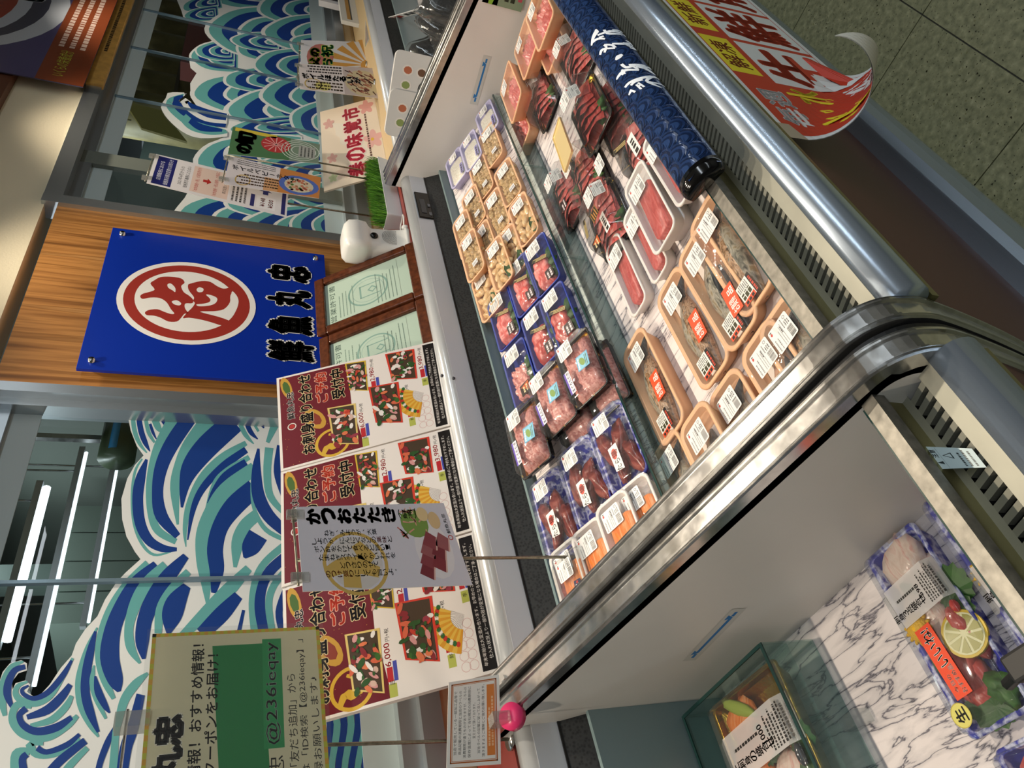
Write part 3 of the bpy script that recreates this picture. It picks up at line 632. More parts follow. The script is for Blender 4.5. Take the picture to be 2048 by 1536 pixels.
# thermometer on the back panel
p = P(868, 415, 'y', 1.279); p2 = P(853, 405, 'y', 1.279)
t = thing('thermometer_display', 'small black temperature display on the white back panel', 'display', (p.x, 1.2805, .985))
bevel(MB().bb((-.075, -.006, -.024), (.075, 0, .024), BLACKG).obj('housing', t), .002)
MB().bb((-.05, -.008, -.004), (.03, -.006, .012), mat('#3a3c40', .3)).obj('screen', t)
for k in range(2): MB().bb((-.06+k*.05, -.009, -.02), (-.045+k*.05, -.006, -.012), mat('#6a6c70', .4)).obj('button', t)
for px in ((884, 752), (907, 757), (896, 470)):                        # screws on the back rail
    p = P(*px, 'y', 1.28); MB().tube([(p.x-ox_m, 1.2815-.9, p.z), (p.x-ox_m, 1.277-.9, p.z)], .004, mat('#55555a', .4, .7), 8).obj('screw', case_m)
# upper shelf of the main case: marble sheet, clear risers
sh = thing('tiered_acrylic_shelf', 'clear green tinted tier shelf with dark marble sheet inside the fish case', 'shelf', ((XM0+XM1)/2, 1.09, ZD))
sx = (XM0+XM1)/2; W2 = (XM1-XM0)/2
TH = math.atan(.36); mbl = MB().bb((-W2+.003, 0, -.004), (W2-.003, .305, 0), MARBLE).obj('shelf_sheet', sh, (0, -.145, ZS-ZD), (TH, 0, 0))
for k in range(4):
    a0 = -W2+.004+k*(2*W2-.008)/4; a1 = a0+(2*W2-.008)/4-.004
    rp = MB().bb((a0, -.152, 0), (a1, -.147, .075), ACRYL).obj('riser_panel', sh); MB().bb((a0, -.1525, .0735), (a1, -.1465, .0765), ACRYL_EDGE).obj('riser_edge', rp)
    MB().prism([(a0+.02, -.142, 0), (a0+.02, .14, 0), (a0+.02, .14, .145), (a0+.02, -.142, .043)], (.006, 0, 0), ACRYL).obj('support', sh)

# ================================================================== PACKS OF FISH
def tray_mb(w, d, h, m, rim=.007, taper=.86, r=.018, fl=None, n=4):
    t = fl or m; mb = MB(); rb = r*.8
    mb.loft([rrect(w*taper, d*taper, rb, n, 0), rrect(w-2*rim*.5, d-2*rim*.5, r, n, h*.86)], m, True, False)
    mb.loft([rrect(w-2*rim*.5, d-2*rim*.5, r, n, h*.86), rrect(w, d, r, n, h*.88), rrect(w, d, r, n, h), rrect(w-rim*.8, d-rim*.8, r, n, h+.001), rrect(w-2*rim, d-2*rim, r*.85, n, h-.001)], m)
    mb.loft([rrect(w-2*rim, d-2*rim, r*.85, n, h-.001), rrect(w-3*rim, d-3*rim, r*.8, n, h*.6)], m)
    mb.loft([rrect(w-3*rim, d-3*rim, r*.8, n, h*.6), rrect(w*taper-rim, d*taper-rim, rb, n, h*.18)], t, False, True)
    return mb
_MESH = {}
def cached(key, fn):
    if key not in _MESH: _MESH[key] = fn()
    return _MESH[key]
def part(name, key, fn, parent, loc=(0, 0, 0), rot=(0, 0, 0)):
    return mk(name, cached(key, lambda: fn().mesh(name)), parent, loc, rot)
def film_mb(w, d, sag=.004, n=6):
    mb = MB(); vs = []
    for j in range(n+1):
        for i in range(n+1):
            u, v = i/n*2-1, j/n*2-1
            vs.append((u*w/2, v*d/2, -sag*(1-u*u)*(1-v*v)+.0006*math.sin(9*u+4*v)))
    mb.add(vs, [(j*(n+1)+i, j*(n+1)+i+1, (j+1)*(n+1)+i+1, (j+1)*(n+1)+i) for j in range(n) for i in range(n)], FILM, True); return mb
def lid_mb(w, d, h, r=.02, inset=.80, seg=4, chamf=False):
    mb = MB(); mb.loft([rrect(w, d, r, seg, 0), rrect(w*.97, d*.97, r, seg, .002), rrect(w*.95, d*.94, r, seg, .003), rrect(w*inset, d*inset, r*.9, seg, h-.003), rrect(w*(inset-.05), d*(inset-.05), r*.8, seg, h)], LID, False, True, not chamf); return mb
def price_label(seed, w=.048, d=.050, kind=0):
    c = Canvas(w, d); rn = random.Random(seed)
    c.poly([(x+w/2, y+d/2) for x, y, z in rrect(w, d, .003, 2)], '#ecebe8', 0)
    c.ell(w*.82, d*.88, .003, .0022, '#c8433a', 1); c.rect(w*.9, d*.84, w*.94, d*.92, '#3a3434', 1)
    c.lines(w*.06, d*.70, w*.72, d*.96, 2, '#8a8a8c', 1, .36, seed)
    c.lines(w*.06, d*.40, w*.94, d*.66, 3, '#98989a', 1, .34, seed+1)
    c.lines(w*.5, d*.44, w*.9, d*.51, 1, '#4a4a4e', 2, .7, seed+7)
    x = w*.06
    while x < w*.46: q = rn.uniform(.0004, .0012); c.rect(x, d*.06, x+q, d*.30, '#262629', 1); x += q+rn.uniform(.0004, .0011)
    c.lines(w*.54, d*.06, w*.78, d*.28, 3, '#5a5a5e', 1, .6, seed+8); c.ring(w*.87, d*.17, .0022, .003, '#2b2b2e', 1, 12); c.lines(w*.54, d*.30, w*.96, d*.38, 1, '#6b6b6e', 1, .5, seed+3)
    return c.mesh('price_label', lambda a, b, l: Vector((a-w/2, b-d/2, l)), 6e-5, .4)
def label(parent, x, y, z, rot=0., seed=1, w=.048, d=.050, tilt=(0, 0), kind=0):
    me = cached(('lab', seed, w, d, kind), lambda: price_label(seed, w, d, kind)); return mk('price_label', me, parent, (x, y, z), (tilt[0], tilt[1], rot))
def sticker(parent, name, key, w, d, draw, x, y, z, rot=0., tilt=(0, 0), bend=0.):
    def f():
        c = Canvas(w, d); draw(c); return c.mesh(name, lambda a, b, l: Vector((a-w/2, b-d/2, l)), 6e-5, .4)
    return mk(name, cached(('st', key), f), parent, (x, y, z), (tilt[0], tilt[1], rot))
ORG = '#e2542a'
def d_kai(c): c.rect(0, 0, c.w, c.h, ORG, 0); c.text('お買得', c.w*.30, c.h*.5, '#f6f0ea', 1, h=c.h*.62, w=c.w*.46, bold=.02, al='c'); c.text('品', c.w*.76, c.h*.36, '#f6f0ea', 1, h=c.h*.5, bold=.02, al='c')
def d_info(c): c.rect(0, 0, c.w, c.h, '#e8e6e0', 0); c.rect(0, c.h*.25, c.w*.22, c.h, '#e0502c', 1); c.lines(c.w*.03, c.h*.3, c.w*.2, c.h*.95, 3, '#1b1412', 2, .7, 5); c.lines(c.w*.26, c.h*.3, c.w*.6, c.h*.95, 3, '#3b3a20', 1, .8, 8); c.lines(c.w*.62, c.h*.3, c.w*.98, c.h*.95, 7, '#4a4a4a', 1, .5, 9); c.rect(0, 0, c.w, c.h*.22, '#1a1412', 1); c.lines(c.w*.05, .0, c.w*.9, c.h*.22, 1, '#c8452e', 2, .5, 4)
def d_dark(c): c.rect(0, 0, c.w, c.h, '#2a1418', 0); c.lines(c.w*.08, c.h*.1, c.w*.92, c.h*.9, 2, '#d9cfd0', 1, .5, 14)
def d_gold(c): c.rect(0, 0, c.w, c.h, '#8a6a2a', 0); c.rect(c.w*.04, c.h*.08, c.w*.96, c.h*.92, '#251a12', 1); c.lines(c.w*.1, c.h*.15, c.w*.9, c.h*.85, 3, '#c98a3a', 2, .5, 18)
def d_orange(c): c.rect(0, 0, c.w, c.h, '#20110c', 0); c.poly([(c.w*.05, c.h*.1), (c.w*.95, c.h*.1), (c.w*.8, c.h*.9)], '#b8521e', 1); c.lines(c.w*.2, c.h*.2, c.w*.8, c.h*.8, 2, '#e8d0a0', 2, .5, 21)
def d_negi(c): c.rect(0, 0, c.w, c.h, '#e9e6f0', 0); c.rect(0, c.h*.72, c.w, c.h, '#5a3fae', 1); c.text('まぐろたたき', c.w*.5, c.h*.36, '#141018', 2, h=c.h*.5, w=c.w*.9, bold=.02, al='c')
def d_blue(c): c.rect(0, 0, c.w, c.h, '#5ba7cc', 0); c.rect(c.w*.06, c.h*.06, c.w*.94, c.h*.94, '#86c4dd', 1); c.ell(c.w*.5, c.h*.55, c.w*.3, c.h*.2, '#7a9a4a', 2, .4); c.lines(c.w*.1, c.h*.1, c.w*.9, c.h*.34, 2, '#2f5a28', 2, .6, 31); c.lines(c.w*.1, c.h*.76, c.w*.9, c.h*.95, 1, '#e9f0f0', 2, .6, 32)
def d_crab(c): c.poly([(0, 0), (c.w, c.h*.1), (c.w*.95, c.h), (c.w*.05, c.h*.85)], '#ece6e2', 0); c.text('たら', c.w*.24, c.h*.45, '#141010', 2, h=c.h*.5, bold=.01, al='c'); c.ell(c.w*.66, c.h*.55, c.w*.2, c.h*.26, '#c8412e', 1); c.text('場', c.w*.66, c.h*.5, '#7a1c14', 2, h=c.h*.6, bold=.02, al='c')
def d_sato(c): c.rect(0, 0, c.w, c.h, '#1d2250', 0); c.lines(c.w*.06, c.h*.12, c.w*.94, c.h*.88, 2, '#e9e9f0', 1, .6, 41); c.ell(c.w*.9, c.h*.5, .003, .003, '#c8352c', 2)
def d_brush(c): c.rect(0, 0, c.w, c.h, '#f0ede6', 0); c.lines(c.w*.06, c.h*.2, c.w*.94, c.h*.8, 1, '#17130f', 1, .8, 44)
def d_wheat(c): c.rect(0, 0, c.w, c.h, '#2b2414', 0); c.lines(0, 0, c.w, c.h, 3, '#c8b070', 1, .6, 51)
def d_sei(c): c.ell(c.w/2, c.h/2, c.w/2, c.h/2, '#d9cf6a', 0, 0, 28); c.ring(c.w/2, c.h/2, c.w*.46, c.w*.5, '#bfae48', 1); c.text('生', c.w/2, c.h/2, '#1a1408', 2, h=c.h*.55, bold=.03, al='c')

def box_of(Tp, Bp, z, size=None, Lp=None):
    a = P(*Tp, 'z', z)
    if Bp: b_ = P(*Bp, 'z', z); return (a.x+b_.x)/2, (a.y+b_.y)/2, abs(a.x-b_.x), abs(a.y-b_.y)
    return a.x-size[0]/2, a.y+size[1]/2, size[0], size[1]

TH = math.atan(.36); CT, ST_ = math.cos(TH), math.sin(TH)
def on_shelf(px, w, d, h=.03, lift=0., corner='T'):
    """centre of a pack on the sloping shelf from one surveyed rim corner (T = right front, R = left front, B = left back)"""
    q = AR*(768-px[1])+AU*(1024-px[0])+AF*FPX; hh = h+lift; z0 = ZS+hh/CT
    p = CPOS+q*((z0-.945*.36-CPOS.z)/(q.z-.36*q.y)); s_ = (p.y-.945+hh*ST_)/CT
    cx = p.x-w/2 if corner == 'T' else p.x+w/2; sc = s_+d/2 if corner != 'B' else s_-d/2
    sc = min(max(sc, d/2-.012), .30-d/2+.012); l = lift+.0006
    return (cx, .945+sc*CT-l*ST_, ZS+sc*ST_+l*CT)
# ---- whole fish and fillets in peach trays (front of the deck)
def fish_mb(L, Wd, H, ma, mbk, seed=0, split=0.):
    mb = MB(); n = 14; seg = 14; loops = []
    prof = [.10, .34, .52, .68, .80, .90, .97, 1., .98, .93, .86, .74, .56, .34, .10]
    for i in range(n+1):
        t = i/n; x = L*(t-.5); wv = Wd/2*prof[i]; off = .006*math.sin(t*3.1)
        loops.append([Vector((x, off+wv*math.cos(2*math.pi*k/seg), max(0, H*prof[i]**.7*(.5+.5*math.sin(2*math.pi*k/seg))*(1+.10*noise.noise(Vector((t*6, k*.8, seed))))))) for k in range(seg)])
    vs = [p for l in loops for p in l]
    fa, fb = [], []
    for i in range(n):
        for k in range(seg):
            j = (k+1) % seg; f = (i*seg+k, i*seg+j, (i+1)*seg+j, (i+1)*seg+k)
            (fb if math.cos(2*math.pi*(k+.5)/seg) < split else fa).append(f)
    o = len(mb.v); mb.add(vs, fa, ma, True); mb.add(vs, fb, mbk, True)
    for s_ in (0, n): mb.add(loops[s_], [tuple(range(seg))], SKINP)
    return mb
def tail_mb(s_=1):
    mb = MB(); mb.prism([(0, -.008, .004), (.035, -.032, .008), (.028, 0, .006), (.035, .032, .008), (0, .008, .004)], (0, 0, .004), FISHD); return mb
FW, FD, FH = .262, .100, .034
def fish_pack(cx, cy, z, kind, seed, label_txt, w=FW, d=FD, rz=0., st=True, tiltx=0.):
    t = thing('fish_tray', label_txt, 'fish pack', (cx, cy, z), (tiltx, 0, rz), 'peach trays of dressed fish on the front deck')
    part('tray', ('ft', w, d), lambda: tray_mb(w, d, FH, FOAM_BEIGE, .008, .84, .024), t)
    MB().bb((-w*.36, -d*.30, .0075), (w*.36, d*.34, .009), mat('#eae3dc', .8)).obj('absorbent_pad', t)
    ma, mbk, sp = {0: (FISHM, FISHD, -.35), 1: (FISHM, FISHB, .1), 2: (FISHB, FISHM, 0), 3: (SKINP, FISHD, -.2), 4: (FISHD, FISHM, .2)}[kind]
    fb = part('fish_body', ('fish', kind, seed % 2), lambda: fish_mb(w*.80, d*.60, .027, ma, mbk, seed, sp), t, (-.014, -.002, .0085), (0, 0, R_(-3)))
    if kind in (1, 2, 4): part('fish_tail', ('tail',), lambda: tail_mb(), fb, (w*.34, .002, .006))
    part('wrap_film', ('ff', w, d), lambda: film_mb(w*.96, d*.93, .004), t, (0, 0, FH+.002))
    label(t, w*.32, .004, FH+.0022, R_(2), 11+seed)
    if st and kind != 2: sticker(t, 'bargain_sticker', 'kai', .062, .030, d_kai, -.02 if kind != 0 else -.06, -.018, FH+.003, R_(-4))
    if st: sticker(t, 'origin_sticker', 'info', .046, .040, d_info, -w*.36, .008, FH+.0024, R_(3))
    return t
zr = ZD+FH
def at_T(T_, w=FW, d=FD, z=zr): a = P(*T_, 'z', z); return a.x-w/2, a.y+d/2
FP = [((1281, 645), 1, 'grey brown fish beside the shelf riser with orange sticker on the film'), ((1354, 523), 1, 'mottled grey fish with tail and orange sticker next to loose marble strip'),
      ((1400, 441), 0, 'split silver fish with shiny dark back half in peach tray'), ((1425, 372), 2, 'brown streaked fish in peach tray against the front glass beside the sleeve'),
      ((1578, 572), 2, 'brown streaked fish against the front glass next to the divider'), ((1539, 625), 3, 'tan fish with black belly cavity in peach tray by the divider'),
      ((1469, 724), 4, 'dark fish half hidden by the divider rail between two paler fish'), ((1406, 790), 0, 'green glinting dark fish lying on top of another peach tray')]
for k, (T_, kind, txt) in enumerate(FP):
    cx, cy = at_T(T_)
    z = ZD
    if k == 7: z = ZD+.02; cx, cy = at_T(T_, z=zr+.02)
    fish_pack(cx, cy, z+.0005, kind, k, txt, st=(k not in (4, 6)))
cx, cy = at_T((1372, 838)); fish_pack(cx+.02, cy+.035, ZD+.0005, 2, 9, 'spotted fish fillet in lowest peach tray under another tray by the divider', st=False)

# ---- white trays of tuna blocks
def block_mb(w, d, h, m, seed=0):
    mb = MB(); loops = []
    def rag(p, k): return Vector((p.x*(1+.05*noise.noise(Vector((p.x*30, seed, k)))), p.y*(1+.08*noise.noise(Vector((p.y*30, p.x*20, seed+k)))), p.z))
    for z, sc in ((0, .98), (h*.5, 1.), (h*.9, .99), (h, .95)): loops.append([rag(p, z*50) for p in rrect(w*sc, d*sc, .012, 5, z)])
    mb.loft(loops, m, True, True); return mb
def tuna_pack(cx, cy, z, w, d, seed, txt, rz=0., tilt=(0, 0)):
    t = thing('tuna_tray', txt, 'tuna pack', (cx, cy, z), (tilt[0], tilt[1], rz), 'white trays of tuna blocks')
    part('tray', ('wt', round(w, 3), round(d, 3)), lambda: tray_mb(w, d, .03, FOAM_WHITE, .006, .86, .018), t)
    part('tuna_block', ('tb', seed), lambda: block_mb(w*.66, d*.56, .02, TUNA, seed), t, (-.012, -.004, .006), (0, 0, R_(-2)))
    part('wrap_film', ('ff', round(w, 3), round(d, 3)), lambda: film_mb(w*.96, d*.93, .003), t, (0, 0, .032))
    label(t, w*.28, .004, .0325, R_(2), 21+seed); return t
z = ZD+.03
cx, cy, w, d = box_of((1231, 463), (1269, 639), z); TW, TD = w, d
tuna_pack(cx, cy, ZD+.0005, w, d, 0, 'white tray of tuna block lying flat beside the shelf riser', R_(-3))
a = P(1238, 456, 'z', z); b2 = P(1310, 573, 'z', z); tuna_pack(b2.x+TW/2, b2.y-TD/2, ZD+.0005, TW, TD, 1, 'white tray of tuna block lying partly under another tray', R_(-2))
cx, cy, w, d = box_of((1281, 316), (1319, 516), z+.028); tuna_pack(cx, cy, ZD+.032, w*.98, d, 2, 'white tray of tuna block with veined pattern leaning on top of two others', R_(-3))
b2 = P(1342, 494, 'z', z); tuna_pack(b2.x+TW/2, b2.y-TD/2, ZD+.0005, TW, TD, 3, 'lowest white tray of dark tuna near the front glass', R_(-1))
b2 = P(1362, 421, 'z', z+.028); tuna_pack(b2.x+TW/2, b2.y-TD/2, ZD+.032, TW, TD, 4, 'white tray of tuna block half under the blue sleeve', R_(-1))

# ---- oysters, clams, whitebait on the upper shelf
def oyster_mb(seed): return MB().blob((0, 0, .006), (.015, .0105, .008), OYST, 0, .55, seed, 9, 6)
def clam_mb(seed): return MB().blob((0, 0, .007), (.021, .0105, .009), SCAL, 0, .35, seed, 10, 6)
OW, OD, OH = .190, .080, .026
def oyster_pack(loc, seed, txt, clam=False, rz=0.):
    t = thing('clam_tray' if clam else 'oyster_tray', txt, 'shellfish pack', loc, (TH, 0, rz), 'peach trays of shellfish meat' if clam else 'peach trays of oysters')
    part('tray', ('ot',), lambda: tray_mb(OW, OD, OH, FOAM_BEIGE, .006, .86, .018), t)
    rn = random.Random(seed); k = 0
    nx, ny = (5, 3) if clam else (7, 4)
    for i in range(nx):
        for j in range(ny):
            v = k % 4; k += 1
            part('clam' if clam else 'oyster', ('cl' if clam else 'oy', v), (lambda v=v: clam_mb(v)) if clam else (lambda v=v: oyster_mb(v)), t, (-OW*.33+OW*.62*i/(nx-1)+rn.uniform(-.005, .005), -OD*.28+OD*.56*j/(ny-1)+rn.uniform(-.004, .004), .006+rn.uniform(0, .006)), (0, 0, rn.uniform(0, 3)))
    part('wrap_film', ('ff', OW, OD), lambda: film_mb(OW*.96, OD*.93, .002), t, (0, 0, OH+.003))
    label(t, OW*.30, .0, OH+.0036, R_(2), 31, .042, .044); 
    if not clam: sticker(t, 'small_tag', 'tag', .02, .022, lambda c: (c.rect(0, 0, c.w, c.h, '#e6e4e4', 0), c.lines(.001, .001, c.w-.001, c.h-.001, 4, '#55555a', 1, .5, 61)), -OW*.26, -.01, OH+.0036, R_(4))
    if clam: part('shiso_leaf', ('shs',), lambda: MB().prism([(-.03, -.004, 0), (0, -.016, .004), (.03, -.004, 0), (.035, .006, 0), (0, .012, .004), (-.03, .008, 0)], (0, 0, .001), SHISO), t, (-.05, -OD*.3, .02), (.5, 0, 0))
    return t
OL = [((984, 240), 0, 'peach tray of small raw oysters by the shelf edge, next to whitebait'), ((966, 304), 0, 'peach tray of small raw oysters in the second row, next to whitebait'), ((1018, 309), 0, 'peach tray of small raw oysters by the shelf edge, next to clam meat'),
      ((951, 362), 0, 'peach tray of small raw oysters in the third row behind another oyster tray'), ((996, 369), 0, 'peach tray of small raw oysters in the middle, between oysters and clam meat'), ((1048, 378), 1, 'peach tray of plump clam meat by the shelf edge with shiso leaf'),
      ((932, 414), 0, 'peach tray of small raw oysters in the row against the vent, next to whitebait'), ((974, 432), 0, 'peach tray of small raw oysters in the third row, overlapped by clam trays'), ((1025, 441), 1, 'peach tray of plump clam meat in the second row beside blue trays'),
      ((947, 451), 0, 'peach tray of small raw oysters against the vent, farthest from the whitebait'), ((1000, 464), 1, 'raised peach tray of plump clam meat with shiso, third row'), ((974, 525), 1, 'peach tray of plump clam meat against the vent beside blue trays')]
for k, (T_, cl, tx) in enumerate(OL):
    lf = {6: .018, 9: .034, 7: .004, 10: .020, 11: .008, 3: .004}.get(k, 0.)
    oyster_pack(on_shelf(T_, OW, OD, OH, lf), k, tx, bool(cl), R_((k*5) % 4-2))
for k, (T_, tx) in enumerate((((977, 190), 'lavender tray of whitebait by the shelf edge at the far partition'), ((947, 255), 'lavender tray of whitebait in the middle row at the far partition'), ((918, 290), 'lavender tray of whitebait with name sticker, deepest by the far partition'))):
    w, d = .165, .085; l_ = on_shelf(T_, w, d, .028, .0 if k != 1 else .004)
    t = thing('whitebait_tray', tx, 'whitebait pack', (min(l_[0], XM1-.006-w/2), l_[1], l_[2]), (TH, 0, R_(-1)), 'lavender whitebait trays')
    part('tray', ('lt',), lambda: tray_mb(.165, .085, .028, FOAM_LAV, .006, .86, .016), t)
    part('whitebait', ('wb',), lambda: block_mb(.11, .062, .02, SHIRA, 5), t, (-.018, 0, .005)); part('wrap_film', ('ff', .165, .085), lambda: film_mb(.158, .078, .002), t, (0, 0, .030))
    label(t, .055, 0, .0308, 0, 41, .036, .038); sticker(t, 'name_sticker', 'wbst', .05, .014, lambda c: (c.rect(0, 0, c.w, c.h, '#8f8cc0', 0), c.lines(.002, .002, c.w-.002, c.h-.002, 1, '#26243a', 1, .7, 66)), -.04, -.026, .0308, R_(-4))

# ---- deep blue trays of tuna trimmings
def heap_mb(w, d, h, m, seed, amp=.35, n=14, fr=60):
    mb = MB(); vs = []
    for j in range(n+1):
        for i in range(n+1):
            u, v = i/n*2-1, j/n*2-1; e = max(0, 1-u**6)*max(0, 1-v**6)
            vs.append((u*w/2*(1+.05*noise.noise(Vector((v*3, seed, 1)))), v*d/2*(1+.06*noise.noise(Vector((u*4, seed, 2)))), h*e**.5*(1-amp*.5+amp*noise.noise(Vector((u*w*fr, v*d*fr, seed*2.3))))))
    mb.add(vs, [(j*(n+1)+i, j*(n+1)+i+1, (j+1)*(n+1)+i+1, (j+1)*(n+1)+i) for j in range(n) for i in range(n)], m, True); return mb
BW, BD, BH = .188, .090, .030
def blue_pack(T_, kind, txt, seed):
    t = thing('blue_tuna_tray', txt, 'tuna pack', on_shelf(T_, BW, BD, BH, .0), (TH, 0, R_(-1)), 'deep blue trays on the shelf')
    part('tray', ('bt',), lambda: tray_mb(BW, BD, BH, FOAM_BLUE, .005, .88, .014), t)
    m = {0: PINK, 1: NEGI, 2: TUNA}[kind]
    part('tuna', ('btu', kind, seed), lambda: heap_mb(BW*.56, BD*.66, .034, m, seed, .25 if kind != 1 else .4, 14, 30 if kind != 1 else 120), t, (-.02, .004, .004))
    for q in range(3): part('shiso_leaf', ('bsh', q), lambda: MB().blob((0, 0, 0), (.02, .012, .006), SHISO, .4, .5, 7), t, (-.05+q*.035, -BD*.33, .022), (0, 0, q*1.2))
    part('wrap_film', ('ff', BW, BD), lambda: film_mb(BW*.96, BD*.93, -.004), t, (0, 0, BH+.003))
    label(t, BW*.34, .006, BH+.0045, R_(1), 51, .046, .048)
    if kind != 1: sticker(t, 'grade_sticker', 'wheat', .055, .011, d_wheat, .01, -.006, BH+.0075, R_(62), (0, 0)); sticker(t, 'dark_sticker', 'dark', .034, .026, d_dark, -.06, -.02, BH+.0055, R_(2))
    else: sticker(t, 'orange_sticker', 'orang', .034, .034, d_orange, -.06, -.01, BH+.0055, R_(2))
    return t
for k, (T_, kd, tx) in enumerate((((1086, 460), 0, 'deep blue tray of pink tuna trimmings by shelf edge and clam trays'), ((1048.6, 501), 0, 'deep blue tray of pink tuna trimmings, middle row by clam trays'), ((1012.7, 567.5), 0, 'deep blue tray of pink tuna trimmings nearest the black vent'),
        ((1122, 557), 2, 'deep blue tray of dark red tuna by the shelf edge, beside minced tuna'), ((1084, 595), 2, 'deep blue tray of tuna in the middle of the shelf beside minced tuna'), ((1045, 670), 1, 'deep blue tray of coarse minced tuna nearest the black vent'))): blue_pack(T_, kd, tx, k)

# ---- clear boxes of minced tuna
NW, ND = .172, .098
def negi_pack(loc, seed, txt, rz=0., st=True):
    t = thing('minced_tuna_box', txt, 'tuna pack', loc, (TH, 0, rz), 'clear boxes of minced tuna')
    part('base_tray', ('nb',), lambda: tray_mb(NW, ND, .016, BGOLD, .005, .92, .008, GOLD), t)
    part('minced_tuna', ('nt', seed), lambda: heap_mb(NW*.86, ND*.82, .026, NEGI, seed, .3, 18, 90), t, (0, 0, .004))
    part('clear_lid', ('nl',), lambda: lid_mb(NW, ND, .022, .008, .90, 3), t, (0, 0, .0165))
    zz = .0392
    label(t, NW*.30, .012, zz, R_(2), 61, .042, .040)
    if st:
        sticker(t, 'name_strip', 'negi', .062, .016, d_negi, -.032, .026, zz, R_(3)); sticker(t, 'seasoning_sachet', 'sach', .038, .034, d_blue, -.012, -.024, zz+.0006, R_(-6))
    return t
negi_pack(on_shelf((1202, 756), NW, ND, .039, .040, 'R'), 1, 'clear box of minced tuna with blue sachet stacked at the shelf edge', R_(-1))
l0 = Vector(on_shelf((1202, 756), NW, ND, .039, .040, 'R')); dv = Vector((0, CT, ST_)); nv = Vector((0, -ST_, CT))
negi_pack(l0+dv*(ND+.002)+Vector((-.006, 0, 0)), 2, 'clear box of minced tuna with blue sachet stacked behind another', R_(1))
negi_pack(l0-nv*.040-dv*.012+Vector((-.03, 0, 0)), 3, 'lower clear box of minced tuna under the stack at the shelf edge', 0, False)
negi_pack(l0-nv*.040+dv*(ND-.008)+Vector((-.03, 0, 0)), 4, 'lower clear box of minced tuna at the back of the stack', 0, False)
negi_pack(l0+dv*(ND*2-.012)+Vector((-.05, 0, .012)), 5, 'clear box of minced tuna without sachet nearest the black vent', R_(-3))
# ---- blue and white printed packs of frozen fish chunks
PW, PD = .188, .100
def chunk_pack(loc, seed, txt):
    t = thing('frozen_chunk_pack', txt, 'seafood pack', loc, (TH, 0, R_(-1)), 'blue printed packs of dark red chunks')
    part('base_tray', ('pb',), lambda: tray_mb(PW, PD, .022, BWHITE, .006, .88, .016), t)
    rn = random.Random(seed)
    for q in range(4): part('red_chunk', ('ck', q), lambda q=q: MB().blob((0, 0, .008), (.05, .018, .013), DARKT, 0, .4, q, 12, 7), t, (-.03+.035*(q % 2)+rn.uniform(-.01, .01), -.025+.016*q, .008), (0, 0, rn.uniform(-.4, .4)))
    part('clear_lid', ('pl',), lambda: lid_mb(PW, PD, .016, .016, .93, 4), t, (0, 0, .0225))
    label(t, PW*.30, .008, .0392, R_(2), 71, .040, .040); sticker(t, 'name_sticker', 'crab', .062, .026, d_crab, -.035, .0, .0392, R_(-2)); return t
chunk_pack(on_shelf((1228, 788), PW, PD, .038), 1, 'blue printed pack of dark red chunks by the shelf edge next to salmon')
l1 = Vector(on_shelf((1228, 788), PW, PD, .038))
chunk_pack(l1+dv*(PD+.003)+Vector((-.012, 0, 0)), 2, 'blue printed pack of dark red chunks in the middle of the shelf')
chunk_pack(l1+dv*(PD*2+.004)+Vector((-.02, 0, 0)), 3, 'blue printed pack of dark red chunks against the back of the case')
chunk_pack(l1+dv*(PD*2+.001)+Vector((-PW-.03, 0, 0)), 4, 'blue printed pack of dark red chunks in the back corner by the rod')
# ---- white trays of salmon
def salmon_pack(T_, z, seed, txt, rz=0., tilt=(0, 0)):
    w, d = .215, .088; lc = on_shelf(T_, w, d, .03, z)
    t = thing('salmon_tray', txt, 'salmon pack', (max(lc[0], XM0+.112), lc[1], lc[2]), (TH+tilt[0], tilt[1], rz), 'white trays of salmon')
    part('tray', ('st',), lambda: tray_mb(.215, .088, .03, FOAM_WHITE, .006, .86, .018), t)
    part('salmon_block', ('sb', seed % 2), lambda: block_mb(.165, .058, .024, SALM, seed), t, (-.018, -.006, .006)); part('wrap_film', ('ff', .215, .088), lambda: film_mb(.206, .08, .002), t, (0, 0, .032))
    label(t, .066, .006, .0328, R_(3), 81, .044, .046); sticker(t, 'origin_sticker', 'sato', .046, .018, d_sato, -.005, -.014, .0332, R_(-6)); return t
salmon_pack((1290, 937), 0, 0, 'white tray of salmon block nearest the shelf edge')
salmon_pack((1249, 972), .014, 1, 'white tray of salmon block second from the shelf edge, raised on its neighbour')
salmon_pack((1203, 1043), 0, 2, 'white tray of salmon block with a pale spot, third from the shelf edge')
salmon_pack((1160, 1098), 0, 3, 'white tray of salmon block farthest back, beside the price card rod')

